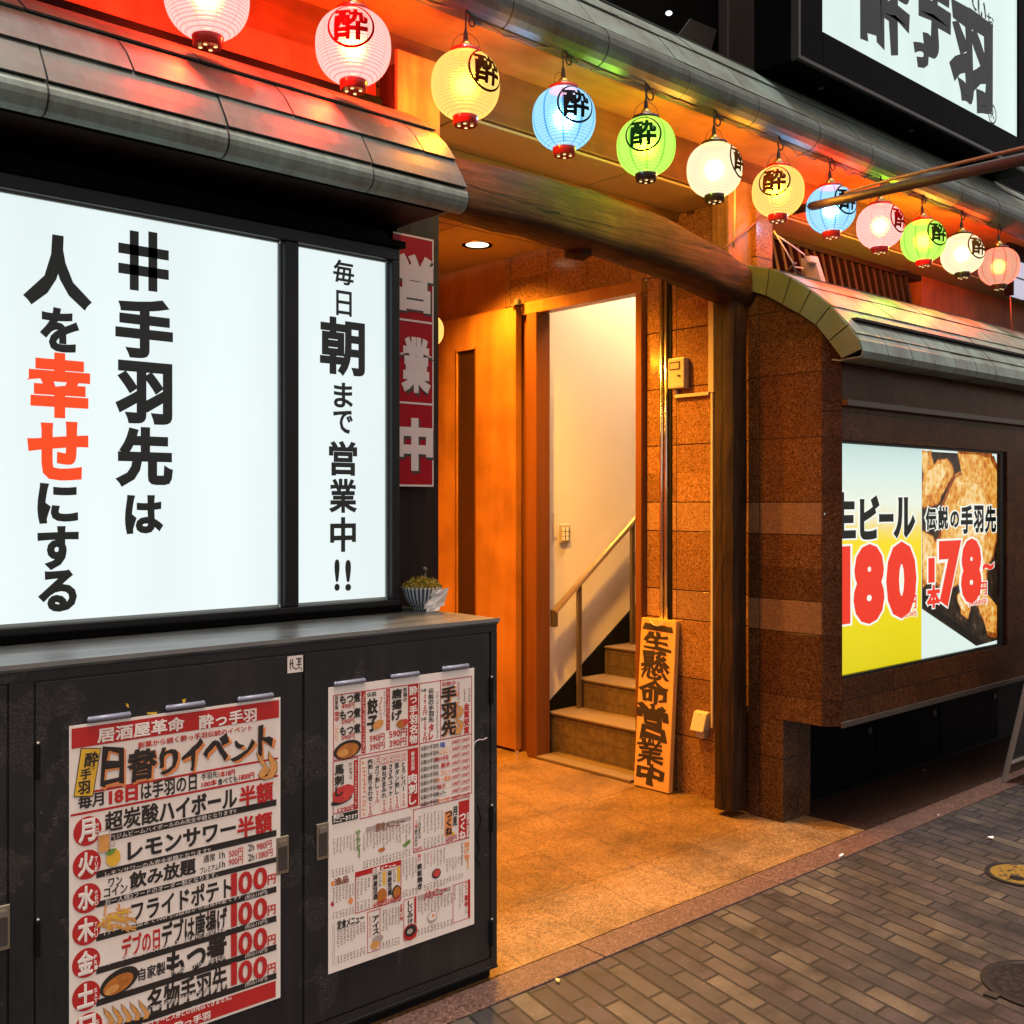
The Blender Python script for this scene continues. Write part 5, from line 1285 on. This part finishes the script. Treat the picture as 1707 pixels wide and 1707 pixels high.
handle_me = me_of(MB().tube([(.040*math.cos(t), .040*math.sin(t)*.25, .098 + .045*math.sin(t)) for t in [PI*i/14 for i in range(15)]], .0009, 5), "wire_handle")
M_emb = {"pink": glow("emblem_red", (.55, .004, .004), .8), "yellow": plain("emblem_brown", (.10, .028, .004), .6), "blue": plain("emblem_black", (.008, .010, .014), .95, spec=0), "green": plain("emblem_green", (.008, .028, .004), .95, spec=0), "white": plain("emblem_brown_two", (.14, .05, .012), .6)}
M_emb["pink"] = plain("emblem_crimson", (.30, .004, .004), .95, spec=0); M_emb["yellow"] = plain("emblem_umber", (.05, .014, .003), .95, spec=0); M_emb["white"] = plain("emblem_sepia", (.07, .026, .006), .95, spec=0)
PM = {n: paper_mat(n) for n in PAL}
def part(me, name, mat, parent, mats=None):
    o = bpy.data.objects.new(name, me); C.objects.link(o); o.parent = parent
    if not me.materials: me.materials.append(mat)
    o.material_slots[0].link = 'OBJECT'; o.material_slots[0].material = mat
    return o
def lantern(px, kind, capm, deg, label, X=None, Y=YL, zc=None, scale=QE, power=5.5, ztop=ZT):
    X = PY(px, 0, Y)[0] if X is None else X; d = CF.x*X + CF.y*Y
    if zc is None: zc = CAM_H + .5085 * Y
    t = thing("paper_lantern", label, "lantern", (X, Y, zc), "paper lanterns" )
    part(paper_me, "paper_shade", PM[kind], t)
    part(cap_top, "top_cap", capm, t); b = part(cap_bot, "bottom_cap", capm, t); part(hole_me, "cap_hole", M_hole, b)
    s = part(sock_me, "brass_socket", M_brass, t)
    part(handle_me, "wire_handle", M_cord, t).rotation_euler = (0, 0, random.uniform(0, 3))
    L_ = (ztop - zc) / scale
    cm = MB(); R_ = random.Random(px)
    n_ = 16
    for s_ in (0, PI):
        cm.tube([(.0016*math.cos(i*1.1 + s_), .0016*math.sin(i*1.1 + s_), .132 + (L_ - .132) * i / n_) for i in range(n_ + 1)], .0016, 5)
    part(me_of(cm, "twisted_cord"), "twisted_cord", M_cord, t)
    part(me_of(MB().lathe([(.007, .125), (.0075, .128), (.0055, .150), (.003, .158)], 12), "plug_sleeve"), "plug_sleeve", M_cord, s)
    view = math.atan2(-Y, -X)                          # towards the lens
    spin = view + math.radians(deg if deg is not None else 0)
    if deg is not None:
        part(em_me, "emblem", M_emb[kind], t).rotation_euler = (0, 0, spin)
    t.scale = (scale,)*3
    t.rotation_euler = (R_.uniform(-.03, .03), R_.uniform(-.03, .03), 0)
    ld = bpy.data.lights.new("lantern_bulb", 'POINT'); ld.energy = power; ld.color = PAL[kind][3]; ld.shadow_soft_size = .025
    lo = bpy.data.objects.new("lantern_bulb", ld); C.objects.link(lo); lo.parent = t; lo.location = (0, 0, 0)
    return t
ROW = [(345, "pink", M_capred, None, "large pink lantern cut by the photo's top edge, leftmost above the left awning"),
       (589, "pink", M_capred, -4, "pink lantern with red emblem facing the viewer, above the left awning"),
       (776, "yellow", M_capred, 40, "yellow lantern with brown emblem turned right, at the left awning's end"),
       (940, "blue", M_capred, 24, "light blue lantern between the left yellow and left green lanterns"),
       (1077, "green", M_capdark, -6, "bright green lantern with emblem facing the viewer, over the arched beam"),
       (1191, "white", M_capdark, 68, "warm white lantern with dark caps, left of the right post's plank"),
       (1297, "yellow", M_capred, -9, "yellow lantern with emblem facing the viewer, in front of the right post's plank"),
       (1385, "blue", M_capred, 44, "blue lantern crossed by the rusty pole"),
       (1467, "pink", M_capred, 60, "pink lantern between the blue and green lanterns above the bay awning"),
       (1539, "green", M_capred, 46, "bright green lantern above the bay awning, beside a pink one"),
       (1604, "white", M_capdark, 50, "cream white lantern between the green and coral ones at right"),
       (1665, "coral", M_capdark, None, "coral lantern without emblem, last of the row at right")]
LX = []
for px, kd, cp, dg, lab in ROW:
    t = lantern(px, kd, cp, dg, lab, power={"pink": 55, "yellow": 20, "white": 19, "green": 14, "blue": 6, "coral": 24}[kd]); LX.append(t.location.x)
lantern(711, "yellow", M_capred, None, "half hidden yellow lantern inside the entrance behind the red banner", X=PY(711, 0, 4.0)[0], Y=4.0, zc=CAM_H + 285*.002844, scale=.85, ztop=2.69, power=14)

# supply cable swinging from hook to hook under the eave
pc = thing("supply_cable", "sagging brown supply cable linking the lantern hooks along the eave", "cable", (3, YL + .02, ZT))
m = MB(); R_ = random.Random(4)
for i in range(len(LX) - 1):
    a, b = LX[i], LX[i+1]; sag = R_.uniform(.012, .04)
    m.tube([(a + (b-a)*j/10, YL + .012, ZT - .002 - sag*math.sin(PI*j/10) * (1 + .3*math.sin(j*2.))) for j in range(11)], .0035, 6)
m.build("cable_run", M_wirebrown, pc, smooth=True)
for i, xx in enumerate(LX):
    m = MB(); r_ = R_.uniform(.012, .022)
    m.tube([(xx + .015 + r_*math.cos(t)*.9 + .02, YL + .012, ZT - .013 - r_ + r_*math.sin(t)) for t in [PI*.5 + 1.75*PI*j/12 for j in range(13)]], .003, 6)
    m.tube([(xx, YL, ZT), (xx + .035, YL + .012, ZT - .015), (xx + .07, YL + .012, ZT - .023)], [.004, .005, .004], 6)
    m.build("cable_tie", M_cord, pc, smooth=True)
# cable from the yellow lantern down to the post
q = [PY(x, y, 2.70) for x, y in ((1268, 362), (1245, 383), (1222, 400), (1206, 414))]
o = MB().tube([(a, 2.70, b) for a, b in q], .005, 6).build("slack_cable", M_wirebrown, None, smooth=True); tag(o, "slack brown cable stretched across the plank on the right post", "cable")
q = [PY(x, y, 2.52) for x, y in ((1684, 495), (1686, 540), (1694, 570), (1703, 600), (1712, 640))]
o = MB().tube([(a, 2.52, b) for a, b in q], .004, 6).build("hanging_cable", M_wirebrown, None, smooth=True); tag(o, "brown cable dangling below the coral lantern at right", "cable")

# ================================================================== LIGHT FITTINGS
def downlight(x, y, z, label, power, col=(1., .43, .035), size=.06, spot=134):
    t = thing("downlight", label, "downlight", (x, y, z), "recessed downlights in the entrance ceiling")
    MB().lathe([(size + .02, -.004), (size + .022, 0), (size, 0)], 28, (x, y, z), caps=False).build("trim_ring", M_brass, t)
    MB().lathe([(size, -.001), (.001, -.001)], 24, (x, y, z), caps=False).build("diffuser", glow("downlight_glow", (1, .86, .55), 3.0), t)
    ld = bpy.data.lights.new("downlight_lamp", 'SPOT'); ld.energy = power; ld.color = col; ld.spot_size = math.radians(spot); ld.spot_blend = .85; ld.shadow_soft_size = .05
    lo = bpy.data.objects.new("downlight_lamp", ld); C.objects.link(lo); lo.parent = t; lo.location = (0, 0, -.02)
downlight(3.547, 4.224, 2.69, "glowing round downlight in the entrance ceiling beside the doorway, in view", 105)
downlight(3.2, 3.55, 2.69, "round downlight in the entrance ceiling hidden behind the arched beam", 165)
downlight(2.55, 3.5, 2.69, "round downlight in the entrance ceiling behind the left awning's end", 115)
downlight(2.6, 4.5, 2.69, "round downlight in the entrance ceiling behind the light box", 105)
t = thing("stair_lamp", "warm ceiling lamp lighting the stairwell from above", "lamp", (4.9, 3.7, 3.88))
MB().lathe([(.13, -.06), (.15, -.02), (.15, 0)], 28, (4.9, 3.7, 3.88)).build("shade", glow("stair_lamp_glow", (1, .72, .36), 4.), t)
ld = bpy.data.lights.new("stair_bulb", 'POINT'); ld.energy = 160; ld.color = (1., .64, .36); ld.shadow_soft_size = .12
lo = bpy.data.objects.new("stair_bulb", ld); C.objects.link(lo); lo.parent = t; lo.location = (0, 0, -.2)

# ================================================================== STREET THINGS
def cover(px, py, r, label, yellow):
    x, y = PZ(px, py, 0)
    t = thing("manhole_cover", label, "manhole cover", (x, y, 0), "manhole covers in the pavement")
    MB().lathe([(r, .001), (r, .006), (r*.9, .007), (r*.88, .004), (r*.86, .004)], 40, (x, y, 0), caps=False).build("rim", plain("iron_rim", (.016, .013, .011), .5, .5), t)
    k = N("cover_face"); o_ = k.obj(); n = k.noise(o_, 60, 3)
    if yellow:
        v = k.math('LESS_THAN', k.voro(o_, 44), .34); k.base(k.mix(v, (.13, .080, .007), (.012, .008, .005)), .5)
    else:
        v = k.math('GREATER_THAN', k.voro(o_, 34, feature='DISTANCE_TO_EDGE'), .12); k.base(k.mix(v, (.012, .010, .009), (.026, .021, .018)), .42, .5); k.bump(v, .6, .004)
    MB().lathe([(r*.86, .0045), (.001, .0045)], 40, (x, y, 0), caps=False).build("plate", k.m, t)
    if yellow:
        MB().lathe([(.026, .0055), (.001, .0055)], 18, (x - .055, y - .0, 0), caps=False).build("lift_hole", M_dark, t)
        MB().box(x - .01, x + .06, y - .09, y - .02, .0048, .006).build("name_block", M_dkplastic, t)
    else:
        MB().box(x - r*1.02 - .01, x - r*.9, y + r*.35, y + r*.35 + .035, .001, .0065).build("hinge_lug", plain("iron_lug", (.035, .028, .023), .5, .5), t)
cover(1706, 1460, .128, "yellow studded round cover set in the brick pavement near the right edge", True)
cover(1742, 1646, .165, "dark cast iron cover in the brick pavement at the lower right corner", False)
# A-frame board at the right edge
af = thing("a_frame_board", "grey framed A-board on the pavement at the photo's right edge", "sign board", (5.3, 2.1, 0))
MG = plain("grey_frame", (.33, .28, .23), .4, .4)
bx0, bx1 = 5.15, 5.75
for nm, yb, yt in (("back_panel", 2.205, 1.985), ("front_panel", 1.72, 1.94)):
    P = lambda x, v, l=0.: (x, yb + (yt - yb) * v + l, .01 + .98 * v)
    fr_ = MB()
    for a, b in (((bx0, 0), (bx0, 1)), ((bx1, 0), (bx1, 1)), ((bx0, .09), (bx1, .09)), ((bx0, .98), (bx1, .98))): fr_.tube([P(*a), P(*b)], .014, 4)
    pn = fr_.build(nm, MG, af)
    MB().quad(P(bx0, .1), P(bx1, .1), P(bx1, .97), P(bx0, .97)).build("sheet", plain("board_sheet", (.05, .05, .05), .4), pn, solid=False)
# small litter on the pavement
R = random.Random(12)
for i, (px, py, l, a, lab) in enumerate(((1402, 1428, .028, .1, "white cigarette end on the kerb edge below the bay"), (1652, 1397, .022, .8, "crumpled white paper scrap on the bricks near the yellow cover"), (1563, 1359, .01, .3, "tiny white crumb on the kerb under the bay's hatches"), (1541, 1285, .009, 0, "tiny pale crumb at the foot of the black hatches"), (930, 1635, .013, 2.2, "dry tan leaf scrap on the kerb beside the cabinet"))):
    x, y = PZ(px, py, .006); d = Vector((math.cos(a), math.sin(a), 0)) * l
    col = M_pwhite if i < 4 else M_pskin
    mm = MB()
    if i in (0,): mm.tube([Vector((x, y, .011)) - d/2, Vector((x, y, .011)) + d/2], .004, 8)
    else:
        pts = [Vector((x, y, .0065)) + Vector((math.cos(t)*l*R.uniform(.4, .8), math.sin(t)*l*R.uniform(.3, .8), R.uniform(0, .008))) for t in [2*PI*j/6 for j in range(6)]]
        mm.add(pts + [Vector((x, y, .011))], [(j, (j+1) % 6, 6) for j in range(6)])
    tag(mm.build("litter_scrap", col, None, solid=False), lab, "litter", "litter scraps")
# lit box under the eave far right
c0, c1 = PY(1689, 432, 2.66), PY(1725, 500, 2.66)
lbx = thing("small_lit_box", "small pale lit box hanging behind the coral lantern at the right edge", "lit sign", (c0[0], 2.66, c1[1]))
MB().box(c0[0] + .012, c0[0] + .25, 2.665, 2.71, c1[1], c0[1]).build("lit_face", glow("pale_lilac", (.70, .66, .82), .8), lbx)
MB().box(c0[0], c0[0] + .0115, 2.66, 2.71, c1[1] - .01, c0[1] + .01).box(c0[0] + .02, c0[0] + .25, 2.66, 2.6645, (c0[1]+c1[1])/2 - .004, (c0[1]+c1[1])/2 + .004).build("casing", M_frame, lbx)
MB().box(c0[0], c0[0] + .25, 2.68, 2.70, c0[1] + .0105, 2.88).build("hanger", M_frame, lbx)
